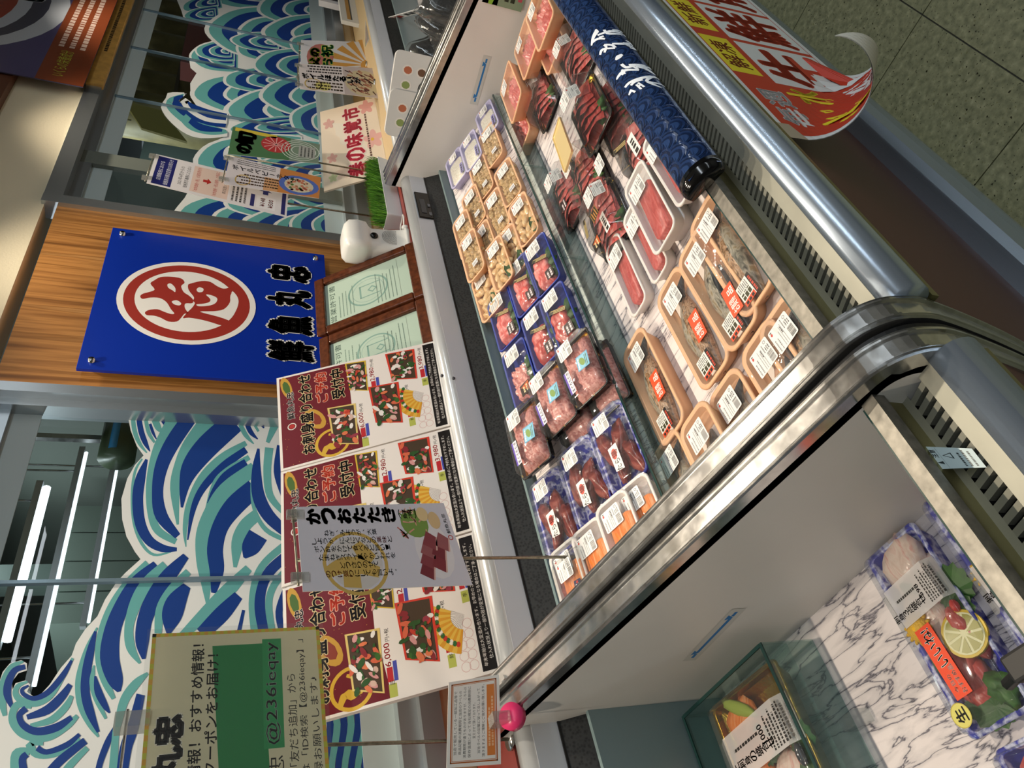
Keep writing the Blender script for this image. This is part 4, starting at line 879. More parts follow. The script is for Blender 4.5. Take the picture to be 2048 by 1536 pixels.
# ---- clear lidded dishes of tuna slices (right half of the deck)
def slices_mb(n, w, d, h, m, seed, fold=.5):
    n = 6
    mb = MB(); rn = random.Random(seed)
    for i in range(n):
        x = -w/2+w*(i+.5)/n; vs = []; K, J = 6, 3
        for k in range(K+1):
            for j in range(J+1):
                u, v = k/K*2-1, j/J
                vs.append((x+(v-.5)*w/n*2.6+.006*math.sin(u*4+i+seed), u*d/2*(1-.12*rn.random()), h*(1-u*u*.55)*(1-v*.62)+.008*noise.noise(Vector((u*2+i, v*3, seed)))))
        mb.add(vs, [(k*(J+1)+j, k*(J+1)+j+1, (k+1)*(J+1)+j+1, (k+1)*(J+1)+j) for k in range(K) for j in range(J)], m, True)
    hp = heap_mb(w*1.05, d*.95, h*.62, m, seed, .3, 10, 30); mb.add(hp.v, hp.f, m, True)
    return mb
def dish(cx, cy, z, w, d, txt, seed, rz=0., oval=False, h=.042, lab=(0.3, .15), foldlab=True, gold=False, extra=None, tilt=(0, 0), m=PINK):
    t = thing('sashimi_dish', txt, 'sashimi pack', (cx, cy, z), (tilt[0], tilt[1], rz), 'clear lidded dishes of tuna slices')
    r = .045 if oval else .016
    part('base_tray', ('db', w, d, oval), lambda: tray_mb(w, d, .014, BGOLD, .005, .88, r, BGOLD if not gold else GOLD, 5), t)
    part('tuna_slices', ('ds', seed, w), lambda: slices_mb(8, w*.74, d*.74, h*.74, m, seed), t, (.0, .004, .006))
    for q in range(3): part('green_garnish', ('dg', q), lambda q=q: MB().blob((0, 0, .006), (.022, .010, .009), GREEN, 0, .8, q+3, 10, 6), t, (-w*.30+q*.012, -d*.20-.006*q, .008), (0, 0, q*.9))
    part('clear_lid', ('dl', w, d, h, oval), lambda: lid_mb(w, d, h, r, .78, 5, not oval), t, (0, 0, .0145))
    zz = h+.0150
    label(t, w*lab[0]*.75, d*lab[1]*.9, zz, R_(2), 91, .05, .034)
    if foldlab: mk('label_flap', cached(('labf',), lambda: price_label(92, .05, .03)), t, (w*lab[0]*.75, d*lab[1]*.9-.030, zz-.011), (R_(48), 0, R_(2)))
    return t
def dz(px, z=ZD+.05): return P(*px, 'z', z)
c = dz((1190, 435)); dish(c.x, c.y, ZD+.0005, .215, .135, 'clear oval dish of tuna slices with gold sticker beside the shelf riser', 1, R_(-4), True, lab=(.36, -.1))
d0 = bpy.context.scene.objects[-1] if False else None
t = [o for o in SC.objects if o.name.startswith('sashimi_dish')][-1]
sticker(t, 'gold_sticker', 'gold', .034, .03, d_gold, -.005, -.012, .0585, R_(10)); sticker(t, 'brush_sticker', 'brush', .06, .02, d_brush, -.06, -.032, .0565, R_(4)); sticker(t, 'orange_sticker', 'orang', .034, .034, d_orange, -.07, .02, .0565, R_(4)); sticker(t, 'grade_sticker', 'wheat', .055, .011, d_wheat, .0, .035, .0585, R_(-10))
c = dz((1113, 385)); dish(c.x, c.y, ZD+.0005, .20, .125, 'clear dish with folded pink tuna and green leaf along the shelf riser', 2, R_(-3), lab=(.36, .1))
t = [o for o in SC.objects if o.name.startswith('sashimi_dish')][-1]; sticker(t, 'dark_sticker', 'dark', .034, .026, d_dark, -.085, -.02, .0585, R_(2))
c = dz((1150, 350)); dish(c.x-.0, c.y-.005, ZD+.0005, .20, .125, 'clear dish of tuna slices lying under the gold lid', 3, R_(-3), gold=True, foldlab=False)
ga, gb = P(1112, 233, 'z', .822), P(1128, 344, 'z', .822); gw, gd = abs(ga.x-gb.x), abs(ga.y-gb.y)
g = thing('gold_tray_lid', 'shiny gold tray lying tilted over the tuna dishes', 'tray', ((ga.x+gb.x)/2, (ga.y+gb.y)/2, .812), (R_(-5), R_(3), R_(-3)))
MB().loft([rrect(gw, gd, .006, 3, 0), rrect(gw, gd, .006, 3, .006), rrect(gw*.97, gd*.95, .005, 3, .006), rrect(gw*.96, gd*.93, .005, 3, .003)], mat('#ffe6a8', .34, .55, 'polished_gold_foil'), True, True, False).obj('tray_body', g)
c = dz((1162, 222), ZD+.09); dish(c.x, c.y, ZD+.052, .20, .13, 'tall clear dish of red tuna slices on top of the pile with a folded label', 4, R_(-4), gold=True, h=.05, lab=(.34, .1), m=TUNA)
c = dz((1195, 250)); dish(c.x+.02, c.y-.03, ZD+.0005, .20, .13, 'dark clear dish of tuna slices under the tall dish', 5, R_(-4), lab=(.34, .2), m=TUNA)
c = dz((1065, 185)); dish(c.x, c.y+.01, ZD+.0005, .21, .125, 'clear dish with rippled red tuna slices beside the peach tray', 6, R_(-2), lab=(.36, .05), gold=True)
c = dz((1130, 110)); dish(c.x, c.y, ZD+.0005, .21, .13, 'clear dish of tuna slices between peach trays and the sleeve', 7, R_(-2), lab=(.34, .1))
c = dz((1258, 290)); dish(c.x, c.y, ZD+.0005, .19, .125, 'clear oval dish of tuna with white brush sticker by the sleeve', 8, R_(-5), True, lab=(.5, .9), foldlab=False)
t = [o for o in SC.objects if o.name.startswith('sashimi_dish')][-1]; sticker(t, 'brush_sticker', 'brush2', .065, .024, d_brush, -.03, -.02, .0575, R_(4)); sticker(t, 'grade_sticker', 'wheat', .055, .011, d_wheat, .02, .022, .0575, R_(60))
c = dz((1178, 70)); dish(c.x, c.y-.03, ZD+.0005, .21, .12, 'clear dish of tuna half hidden under the sleeve at the far end', 9, 0, gold=True, foldlab=False)
c = dz((1215, 165)); dish(c.x, c.y-.045, ZD+.0005, .21, .12, 'clear dish of tuna half hidden under the middle of the sleeve', 10, 0, gold=True, foldlab=False)

# ---- peach trays of pink tuna scraps at the far end
def scrap_pack(T_, z, txt, seed, rz=0., tilt=(0, 0), size=(.21, .125), h=.04):
    a = P(*T_, 'z', z+h); w, d = size
    t = thing('tuna_scrap_tray', txt, 'tuna pack', (a.x-w/2, a.y+d/2, z), (tilt[0], tilt[1], rz), 'peach trays of tuna scraps')
    part('tray', ('sct', w, d, h), lambda: tray_mb(w, d, h, FOAM_BEIGE, .006, .84, .016), t)
    part('tuna_scraps', ('scs', seed), lambda: heap_mb(w*.72, d*.72, .034, PINK, seed, .45, 16, 45), t, (-.012, 0, .004)); part('wrap_film', ('ff', w, d), lambda: film_mb(w*.96, d*.93, .002), t, (0, 0, h+.002))
    label(t, w*.30, .02, h+.0028, R_(3), 101, .048, .04); return t
scrap_pack((1018, 118), ZD+.045, 'peach tray of tuna scraps leaning on another beside the partition arrows', 1, R_(-3), (R_(-4), 0), (.20, .11))
scrap_pack((1032, 190), ZD+.0005, 'lower peach tray of tuna scraps beside the shelf corner', 2, R_(-2), (0, 0), (.20, .11), .038)
scrap_pack((1048, 28), ZD+.028, 'peach tray of tuna scraps next to the green sachets', 3, R_(-2), (0, R_(3)), (.20, .12))
scrap_pack((1075, -40), ZD+.044, 'topmost peach tray of tuna scraps beside the sleeve', 4, R_(-6), (0, 0), (.20, .12))
scrap_pack((1092, 10), ZD+.0005, 'bottom peach tray of tuna scraps under the topmost one', 5, R_(-4), (0, 0), (.20, .12))

# ---- green condiment sachets against the far partition
for k, (px, ln) in enumerate((((1000, 60), 0), ((1003, 28), 1), ((1005, -10), 2))):
    p = P(*px, 'x', XM1-.02)
    t = thing('wasabi_sachet', 'green and white printed condiment sachet hanging on the far partition', 'sachet', (XM1-.004-.006*k, .60+.075*(1-k)*1.0, .80), (0, 0, 0), 'green condiment sachets')
    def dr(c):
        c.rect(0, 0, c.w, c.h, '#d8dccb', 0); c.rect(0, 0, c.w, c.h*.62, '#7c8f74', 1); c.stroke([(c.w*.0, c.h*.8, .012), (c.w*.4, c.h*.75, .02), (c.w*.6, c.h*.5, .03), (c.w*.5, c.h*.2, .012)], '#7fae35', 2)
        c.lines(c.w*.2, c.h*.2, c.w*.95, c.h*.5, 2, '#1c2a18', 3, .7, 71+k); c.ell(c.w*.2, c.h*.92, .007, .006, '#2a3a12', 3); c.ell(c.w*.5, c.h*.92, .006, .005, '#9aa03a', 3); c.rect(c.w*.3, c.h*.05, c.w*.7, c.h*.15, '#b84a58', 3)
    me = (lambda c: (dr(c), c.mesh('printed_pouch', lambda a, b, l: Vector((-l-.002, -a, b)), 6e-5))[1])(Canvas(.085, .125)); mk('printed_pouch', me, t)
    MB().bb((-.002, -.085, 0), (.0, 0, .125), mat('#cfd5c6', .4)).obj('pouch_back', t)

# ================================================================== LEFT CASE: sashimi platters
def slab_mb(w, d, h, m, seed): return MB().blob((0, 0, h*.4), (w/2, d/2, h), m, 0, .35, seed, 14, 8, 0)
def shiso_mb():
    q = []; n = 26
    for i in range(n):
        a = 2*math.pi*i/n; r = (.034 if i % 2 else .029)*(1+.25*math.cos(a)); q.append((r*math.cos(a), .8*r*math.sin(a), .003*math.cos(2*a)))
    return MB().add(q+[(0, 0, .004)], [(i, (i+1) % n, n) for i in range(n)], SHISO)
def lemon_mb():
    mb = MB(); mb.prism([(.03*math.cos(a), .03*math.sin(a), 0) for a in [2*math.pi*i/24 for i in range(24)]], (0, 0, .004), mat('#d9b62a', .35)); 
    mb.prism([(.0265*math.cos(a), .0265*math.sin(a), .0041) for a in [2*math.pi*i/24 for i in range(24)]], (0, 0, .0003), mat('#e9e3b4', .4))
    for k in range(9):
        a0, a1 = 2*math.pi*k/9+.07, 2*math.pi*(k+1)/9-.07; mb.add([(.004*math.cos((a0+a1)/2), .004*math.sin((a0+a1)/2), .0047), (.024*math.cos(a0), .024*math.sin(a0), .0047), (.0245*math.cos((a0+a1)/2), .0245*math.sin((a0+a1)/2), .0047), (.024*math.cos(a1), .024*math.sin(a1), .0047)], [(0, 1, 2, 3)], mat('#a8a04c', .25))
    return mb
def flower_mb():
    mb = MB().blob((0, 0, .006), (.019, .019, .008), YEL, 0, .1, 2, 12, 6)
    for k in range(16):
        a = k*.393; mb.blob((.018*math.cos(a), .018*math.sin(a), .005), (.006, .003, .003), YEL, a, 0, 0, 6, 4)
    return mb
def band_mesh(txt, price):
    w, d = .062, .155; c = Canvas(w, d); c.rect(0, 0, w, d, WASHI, 0, 1, 8)
    c.vtext(txt, w*.28, d*.92, '#15110e', 2, .0125, .0135, .02); c.text(price, w*.34, d*.345, '#15110e', 2, h=.0095, bold=.02); c.lines(w*.08, d*.02, w*.95, d*.31, 7, '#25211e', 2, .5, 5); c.lines(w*.55, d*.42, w*.66, d*.9, 1, '#25211e', 2, .6, 6, True)
    return c
WASHI = sheer('washi_paper_label', '#ffffff', .3, 1.2, .62, '#dfdcda')
SW, SD_, SH_ = .345, .185, .03
SH_ = .028
def platter(cx, cy, z, txt, seed, kind, rz, w, d):
    t = thing('sashimi_platter', txt, 'sashimi pack', (cx, cy, z), (0, 0, rz), 'sashimi platters in the divider side case')
    base = BWHITE if kind != 2 else GOLD
    part('base_tray', ('sp', kind, w, d), lambda: tray_mb(w, d, SH_, base, .007, .88, .010, BWHITE if kind != 2 else GOLD), t)
    rn = random.Random(seed)
    items = {0: [(PALE, .30, -.02, .30, .74), (PALE, .05, .10, .26, .62), (TUNA, -.26, .10, .26, .56), (TUNA, -.08, -.24, .2, .34)], 1: [(TUNA, .28, .0, .28, .72), (PALE, .02, .05, .26, .6), (TUNA, -.26, -.06, .28, .7)], 2: [(SALM, .28, .14, .26, .42), (SALM, .10, .24, .24, .36), (PALE, -.10, -.16, .30, .5), (PALE, -.32, .0, .28, .6)]}[kind]
    for i, (m, x, y, a, b_) in enumerate(items):
        for q in range(2): mk('sashimi_slice', cached(('sl', kind, i, q), lambda: slab_mb(a*w, b_*d, .016, m, i*3+q).mesh('sashimi_slice')), t, ((x+(q-.5)*a*.4)*w, (y+(q-.5)*.06)*d, .010+.004*q), (0, R_(5), R_(rn.uniform(-10, 10))))
    for i, (x, y) in enumerate(((.16, .02), (-.42, -.05), (.02, -.32), (-.18, .34), (.10, -.38))): part('shiso_leaf', ('shiso',), shiso_mb, t, (x*w, y*d, .024), (R_(8), R_(-6), i*1.3))
    part('yellow_flower', ('flw',), flower_mb, t, ((.04 if kind != 2 else -.12)*w, .26*d, .031))
    if kind == 0:
        part('lemon_slice', ('lem',), lemon_mb, t, (-.10*w, -.26*d, .030), (R_(14), 0, .3))
        part('parsley', ('pars',), lambda: MB().blob((0, 0, .008), (.02, .017, .012), GREEN, 0, .9, 4, 16, 10), t, (-.37*w, -.27*d, .018))
    part('red_bead', ('redb',), lambda: MB().blob((0, 0, 0), (.009, .006, .006), mat('#c8302a', .15), 0, 0, 0, 10, 6), t, (.03*w, -.36*d, .032))
    if kind == 2: part('cucumber_slice', ('cuc',), lambda: MB().blob((0, 0, 0), (.045, .012, .006), mat('#9fb04a', .3), 0, .2, 4, 12, 6), t, (.40*w, .12*d, .030), (0, 0, 1.0)); part('soy_fish', ('soyf',), lambda: MB().blob((0, 0, 0), (.018, .008, .007), mat('#2a3038', .15), 0, 0, 0, 10, 6), t, (.05*w, -.38*d, .034))
    part('clear_lid', ('spl', w, d), lambda: lid_mb(w, d, .016, .010, .95, 3), t, (0, 0, SH_+.001))
    zz = SH_+.0175
    bx = {0: .17, 1: -.02, 2: .20}[kind]*w
    c = band_mesh('刺身３点盛合せ' if kind != 2 else '特上刺身の盛合せ', '598' if kind != 2 else '1000')
    bw = .9 if kind != 2 else 1.15
    me = c.mesh('paper_band', lambda a, b_, l: Vector(((a-.031)*bw, (b_-.0775)*(d*.98/.155), l-(.014*max(0, abs(b_-.0775)/.0775-.93)/.07))), 1e-4, .5); mk('paper_band', me, t, (bx, 0, zz), (0, 0, R_(3)))
    if kind != 2: sticker(t, 'round_sticker', 'sei', .030, .030, d_sei, (-.40 if kind == 0 else -.24)*w, (.30 if kind == 0 else -.12)*d, zz+.0005, 0)
    if kind == 0:
        def d_oi(c): c.rect(0, 0, c.w, c.h, '#e8481f', 0); c.text('いいね!', c.w*.69, c.h*.5, '#f5efe8', 1, h=c.h*.62, w=c.w*.52, bold=.03, al='c'); c.text('今日の', c.w*.2, c.h*.68, '#f5efe8', 1, h=c.h*.22, w=c.w*.24, bold=.02, al='c'); c.text('おすすめ品', c.w*.22, c.h*.32, '#f5efe8', 1, h=c.h*.26, w=c.w*.38, bold=.02, al='c')
        sticker(t, 'recommend_sticker', 'oi', .094, .028, d_oi, -.16*w, .12*d, zz+.0008, R_(2))
    return t
platter(.337, .702, ZDL+.0005, 'three kind sashimi platter with orange recommendation sticker and lemon slice', 1, 0, R_(-1), .262, .106)
platter(.342, .565, ZDL+.0005, 'three kind sashimi platter against the front glass with round yellow sticker', 2, 1, R_(0), .262, .106)
platter(.055, .690, ZDL+.0005, 'sashimi platter lying next along the marble sheet', 3, 1, R_(-2), .262, .106)
# clear stand holding the gold platter
st = thing('acrylic_riser', 'clear green tinted acrylic riser holding the gold sashimi platter', 'riser', (.147, 1.095, ZDL+.0005))
for (a, b_, nm) in (((-.30, -.135, .050), (.298, .135, .055), 'riser_top'), ((-.30, -.141, 0), (.30, -.136, .105), 'front_wall'), ((.295, -.136, 0), (.30, .136, .105), 'side_wall'), ((-.30, .136, 0), (.30, .141, .105), 'back_wall')): MB().bb(a, b_, ACRYL).obj(nm, st)
for (a, b_) in (((-.30, -.1415, .104), (.30, -.1355, .1065)), ((.2945, -.136, .104), (.3005, .136, .1065)), ((-.30, .1355, .104), (.30, .1415, .1065))): MB().bb(a, b_, ACRYL_EDGE).obj('edge', st)
MB().bb((.15, -.18, .0), (.17, -.142, .03), LID).obj('clip_foot', st)
platter(.275, 1.075, ZDL+.0565, 'gold sashimi platter with yellow flower on the acrylic riser', 4, 2, R_(-2), .31, .21)

# ================================================================== SIGNS, CARDS AND THINGS ON THE LEDGE
def frame_mat(BL, BR, TL):
    X = (BR-BL).normalized(); Z = (TL-BL); Z = (Z-X*Z.dot(X)).normalized(); Y = Z.cross(X)
    m = Matrix(((X.x, Y.x, Z.x), (X.y, Y.y, Z.y), (X.z, Y.z, Z.z))).to_4x4(); m.translation = (BL+BR)/2; return m
def put(o, m): o.location = m.to_translation(); o.rotation_euler = m.to_euler(); return o
def flat(c, thick=0.): return lambda a, b, l: Vector((a-c.w/2, -l-thick, b))

# ---- blue shop sign
ys = YW-.03
TR, TL_, BR = P(225.6, 454.7, 'y', ys), P(152, 736.6, 'y', ys), P(648.4, 510, 'y', ys)
sw, sh_ = TR.x-TL_.x, TR.z-BR.z
sg = thing('shop_sign', 'blue square shop sign with red ring emblem and brush lettering', 'sign', (TL_.x+sw/2, ys, BR.z))
sb_ = bevel(MB().bb((-sw/2, 0, 0), (sw/2, .010, sh_), mat('#0b2f9e', .25, 0., 'blue_acrylic')).obj('sign_board', sg), .001)
c = Canvas(sw, sh_); q = lambda px, py: (P(px, py, 'y', ys).x-TL_.x, P(px, py, 'y', ys).z-BR.z)
k2 = lambda pts: [q(a*.3418, 400+b_*.3418) for a, b_ in pts]
cc = [(a+b_)/2 for a, b_ in zip(q(675*.3418, 400+575*.3418), q(1500*.3418, 400+610*.3418))]; rr = abs(q(1050*.3418, 400+353*.3418)[0]-q(1140*.3418, 400+843*.3418)[0])/2
RED = '#9c2a1e'
c.ell(cc[0], cc[1], rr, rr, '#ecebe6', 1, 0, 56); c.ell(cc[0], cc[1], rr*.91, rr*.91, RED, 2, 0, 56); c.ell(cc[0]+.002, cc[1]+.004, rr*.735, rr*.735, '#ecebe6', 3, 0, 56)
P1 = [(820, 565), (835, 580), (880, 572), (935, 575), (975, 600), (1000, 640), (1020, 665), (1000, 668), (960, 655), (920, 640), (870, 645), (848, 660), (860, 675), (900, 678), (940, 690), (985, 712), (1035, 712), (1060, 690), (1078, 668), (1100, 662), (1085, 640), (1080, 620), (1088, 606), (1125, 605), (1130, 585), (1105, 560), (1075, 540), (1060, 505), (1080, 485), (1060, 460), (1000, 450), (940, 452), (905, 470), (880, 490), (905, 525), (870, 540), (835, 550)]
P2 = [(1100, 500), (1115, 490), (1180, 475), (1230, 480), (1270, 505), (1310, 520), (1345, 512), (1372, 512), (1348, 560), (1345, 600), (1310, 640), (1250, 652), (1170, 655), (1280, 685), (1345, 712), (1306, 736), (1230, 715), (1170, 700), (1105, 690), (1070, 692), (1095, 660), (1125, 630), (1140, 605), (1130, 590), (1135, 570), (1105, 530)]
for pts in (P1, P2): c.tri(k2(smooth_pts(pts, 3, True)), RED, 4)
for pts in ([(980, 495), (1000, 490), (1025, 515), (1025, 540), (1010, 530), (985, 515)], [(1005, 595), (1035, 588), (1060, 605), (1050, 618), (1020, 612)], [(1150, 525), (1165, 512), (1190, 520), (1185, 538), (1160, 540)], [(1205, 555), (1235, 558), (1270, 575), (1265, 600), (1240, 615), (1200, 622), (1160, 622), (1150, 612), (1190, 608), (1225, 598), (1230, 580)], [(1355, 540), (1375, 548), (1392, 575), (1395, 605), (1380, 650), (1345, 700), (1322, 680), (1352, 630)]): c.tri(k2(smooth_pts(pts, 3, True)), '#ecebe6', 5)
for ch, px in zip('鮮魚丸忠', ((583, 702), (581, 650), (579, 597), (577.6, 547))):
    x, z = q(*px); c.text(ch, x, z, '#0c0c0e', 7, h=.125, w=.078, bold=.032, al='c', out='#e4e4e0', outw=.075)
mk('sign_print', c.mesh('sign_print', lambda a, b_, l: Vector((a-sw/2, -.0006-l, b_))), sg)
for (x, z) in ((.03, .03), (sw-.03, .03), (.03, sh_-.03), (sw-.03, sh_-.03)):
    MB().tube([(x-sw/2, -.008, z), (x-sw/2, .03, z)], .008, CHROME, 14).obj('stud', sb_)

# ---- two framed certificates leaning on the wood panel
CW = mat('#5a2e18', .25, 0., 'striped_wood_frame', var=.5, bscale=60)
def certificate(BLp, BRp, TLp, TRp, txt, w=None):
    BL, BR = P(*BLp, 'z', ZL+.001), P(*BRp, 'z', ZL+.001); TL = P(*TLp, 'y', 1.52)
    BL.y = BR.y = (BL.y+BR.y)/2
    m = frame_mat(BL, BR, Vector((BL.x, TL.y, TL.z))); w = w or (BR-BL).length; h = math.hypot(TL.y-BL.y, TL.z-BL.z)
    t = put(thing('framed_certificate', txt, 'certificate'), m); fw = .032
    for nm, a, b_ in (('frame_rail', (-w/2, 0, 0), (w/2, .02, fw)), ('frame_rail', (-w/2, 0, h-fw), (w/2, .02, h)), ('frame_stile', (-w/2, 0, fw), (-w/2+fw, .02, h-fw)), ('frame_stile', (w/2-fw, 0, fw), (w/2, .02, h-fw))):
        bevel(MB().bb(a, b_, CW).obj(nm, t), .004)
    c = Canvas(w-2*fw, h-2*fw); c.rect(0, 0, c.w, c.h, '#dfe4da', 0)
    c.text('営業許可書', c.w*.5, c.h*.92, '#2f4a44', 1, h=c.h*.07, w=c.w*.86, al='c')
    c.ring(c.w*.5, c.h*.50, c.w*.30, c.w*.33, '#9fb9b4', 1); c.ring(c.w*.5, c.h*.50, c.w*.245, c.w*.255, '#b4c8c4', 1)
    c.rect(c.w*.36, c.h*.58, c.w*.64, c.h*.60, '#9fb9b4', 1); c.rect(c.w*.36, c.h*.36, c.w*.38, c.h*.60, '#9fb9b4', 1); c.rect(c.w*.62, c.h*.36, c.w*.64, c.h*.60, '#9fb9b4', 1); c.ring(c.w*.5, c.h*.45, c.w*.05, c.w*.08, '#9fb9b4', 1, 4)
    c.lines(c.w*.12, c.h*.66, c.w*.8, c.h*.86, 5, '#8a9a92', 2, .28, 3); c.lines(c.w*.12, c.h*.16, c.w*.9, c.h*.42, 6, '#7c8a84', 2, .25, 4); c.rect(c.w*.04, c.h*.13, c.w*.96, c.h*.134, '#8a8a84', 2)
    mk('paper', c.mesh('paper', lambda a, b_, l: Vector((a-c.w/2, .012-l, b_+fw))), t)
    MB().add([(-c.w/2, .008, fw), (c.w/2, .008, fw), (c.w/2, .008, h-fw), (-c.w/2, .008, h-fw)], [(0, 1, 2, 3)], GLASS).obj('cover_glass', t); MB().bb((-c.w/2, .013, fw), (c.w/2, .018, h-fw), BLACK).obj('backing', t)
    return BL
certificate((848, 588), (826, 482), (631, 640), (626, 541), 'framed certificate in striped wood frame beside the white speaker')
b0 = P(848, 592, 'z', ZL)
certificate((872, 706), (848, 594), (640, 742), (632, 648), 'framed certificate in striped wood frame half hidden by sashimi posters')

# ---- sashimi order posters
def platter_art(c, x, y, w, h, lay, seed, box='#c8302c'):
    rn = random.Random(seed)
    c.poly([(x, y+h*.05), (x+w*.15, y+h*.9), (x+w, y+h), (x+w*.95, y+h*.0)], box, lay)
    c.poly([(x+w*.03, y+h*.1), (x+w*.17, y+h*.85), (x+w*.97, y+h*.93), (x+w*.92, y+h*.08)], '#4a3a2a', lay+1)
    for i in range(34):
        px, py = x+w*rn.uniform(.1, .9), y+h*rn.uniform(.12, .88); col = rn.choice(['#c4402e', '#d9694a', '#e07a50', '#8c2a30', '#9a3a48', '#ece6e0', '#f0ece6', '#d89a98', '#3c6a2c', '#2f5426', '#d9b8a8'])
        c.ell(px, py, w*rn.uniform(.05, .1), h*rn.uniform(.05, .09), col, lay+2+i, rn.uniform(0, 3), 8)
    for i in range(7): c.ell(x+w*rn.uniform(.15, .85), y+h*rn.uniform(.15, .85), w*.035, h*.04, '#2f5a28', lay+37, 0, 7)
def order_poster(c, seed):
    W, H = c.w, c.h; c.rect(0, 0, W, H, '#f0eae4', 0)
    c.rect(W*.02, H*.57, W*.98, H*.985, '#6e1622', 1); rn = random.Random(seed)
    c.poly([(W*.02, H*.57), (W*.02, H*.52), (W*.5, H*.57)], '#6e1622', 1)
    for i in range(40): c.ell(W*rn.uniform(.03, .97), H*rn.uniform(.58, .98), .0008, .0008, '#d9a84a', 2, 0, 5)
    c.ell(W*.86, H*.945, W*.13, H*.03, '#c89a3a', 2, .2); c.ell(W*.86, H*.945, W*.08, H*.02, '#4a6a2c', 3, .2, 8)
    c.ring(W*.15, H*.70, W*.12, W*.145, '#d9b03a', 3); c.stroke([(W*.05, H*.76, .010), (W*.12, H*.73, .016), (W*.10, H*.68, .02), (W*.2, H*.67, .014), (W*.24, H*.72, .006)], '#d9b03a', 4)
    c.ell(W*.44, H*.79, W*.13, H*.05, '#c89a3a', 3, .5); c.ell(W*.44, H*.79, W*.08, H*.03, '#8c3a28', 4, .5, 8)
    c.ring(W*.42, H*.925, W*.028, W*.036, '#e8e0d8', 4, 18); c.ell(W*.42, H*.925, W*.022, W*.022, '#b8302a', 4); c.text('鮮魚丸忠', W*.50, H*.905, '#1a0c0c', 5, h=H*.042, w=W*.30, bold=.02, out='#f0e6e0', outw=.04)
    c.text('お刺身盛り合わせ', W*.10, H*.80, '#140a0a', 7, h=H*.075, w=W*.86, bold=.03, out='#f2dca8', outw=.045)
    c.text('ご予約', W*.60, H*.705, '#d8452e', 7, h=H*.07, w=W*.34, bold=.03, out='#f2c0a8', outw=.045); c.text('受付中', W*.60, H*.605, '#140a0a', 7, h=H*.075, w=W*.34, bold=.03, out='#f2dca8', outw=.045)
    platter_art(c, W*.06, H*.545, W*.46, H*.17, 10, seed, '#e2c878'); platter_art(c, W*.60, H*.455, W*.38, H*.13, 10, seed+1, '#d9b83a'); platter_art(c, W*.16, H*.27, W*.48, H*.19, 10, seed+2, '#d8402e'); platter_art(c, W*.60, H*.14, W*.38, H*.19, 10, seed+3, '#d8402e')
    PR = '#c22c34'
    for (s_, x, y) in (('6,000', .22, .505), ('2,980', .70, .41), ('5,000', .30, .215), ('3,980', .70, .098)):
        c.rect(W*(x-.10), H*(y-.0), W*(x-.005), H*(y+.028), PR, 2); c.text(s_, W*x, H*y, PR, 3, h=H*.032, w=W*.16, bold=.01); c.text('円+税', W*(x+.17), H*y, '#241818', 3, h=H*.022, w=W*.09); c.rect(W*(x-.10), H*(y-.022), W*(x+.03), H*(y-.003), '#4a52b0', 2)
        c.rect(W*(x-.2), H*(y-.012), W*(x-.115), H*(y+.026), '#b9c05a', 2)
    for ch, x, y in (('匠', .10, .512), ('響', .54, .417), ('鮮', .16, .222), ('季', .54, .105)): c.text(ch, W*(x-.005)+W*.02, H*y, '#1c1a10', 3, h=H*.022, al='c')
    fx, fy = W*.42, H*.125
    for i in range(14):
        a0, a1 = R_(60+i*7.5), R_(60+(i+1)*7.5); c.poly([(fx+W*.10*math.cos(a0), fy+W*.10*math.sin(a0)), (fx+W*.26*math.cos(a0), fy+W*.26*math.sin(a0)), (fx+W*.26*math.cos(a1), fy+W*.26*math.sin(a1)), (fx+W*.10*math.cos(a1), fy+W*.10*math.sin(a1))], '#d99a2e' if i % 2 else '#e2b84a', 6); c.rect(0, 0, 0, 0, '#141010', 6)
        c.poly([(fx, fy), (fx+W*.10*math.cos(a0), fy+W*.10*math.sin(a0)), (fx+W*.102*math.cos(a0+.02), fy+W*.102*math.sin(a0+.02))], '#141010', 6)
        c.ell(fx+W*.20*math.cos(a0), fy+W*.20*math.sin(a0), W*.02, W*.016, ('#2f6a34', '#c8382a', '#2f6a34', '#f0e6d8')[i % 4], 7, 0, 8)
    for i in range(9): c.ring(W*(.08+.07*(i % 5)), H*(.12+.04*(i//5)), W*.03, W*.034, '#dcb8b4', 1, 14)
    c.rect(W*.02, H*.012, W*.98, H*.085, '#16100f', 8)
    c.text('年末年始は大変混み合います。お早めのご予約をおすすめします。', W*.05, H*.053, '#e9e2dc', 9, h=H*.020, w=W*.88); c.text('仕入れ状況より一部内容が変更になる場合はご了承ください。', W*.09, H*.022, '#e9e2dc', 9, h=H*.020, w=W*.82)
PO = [((900, 851), (869, 682), (561.5, 943), (553, 757), 'sashimi order poster leaning beside the framed certificates'), ((944, 1061), (901.6, 854), (563, 1175), (561.5, 945), 'sashimi order poster partly behind the bonito card'), ((1002, 1341), (946, 1064), (572, 1462), (565, 1178), 'sashimi order poster on thick board beside the orange bordered notice')]
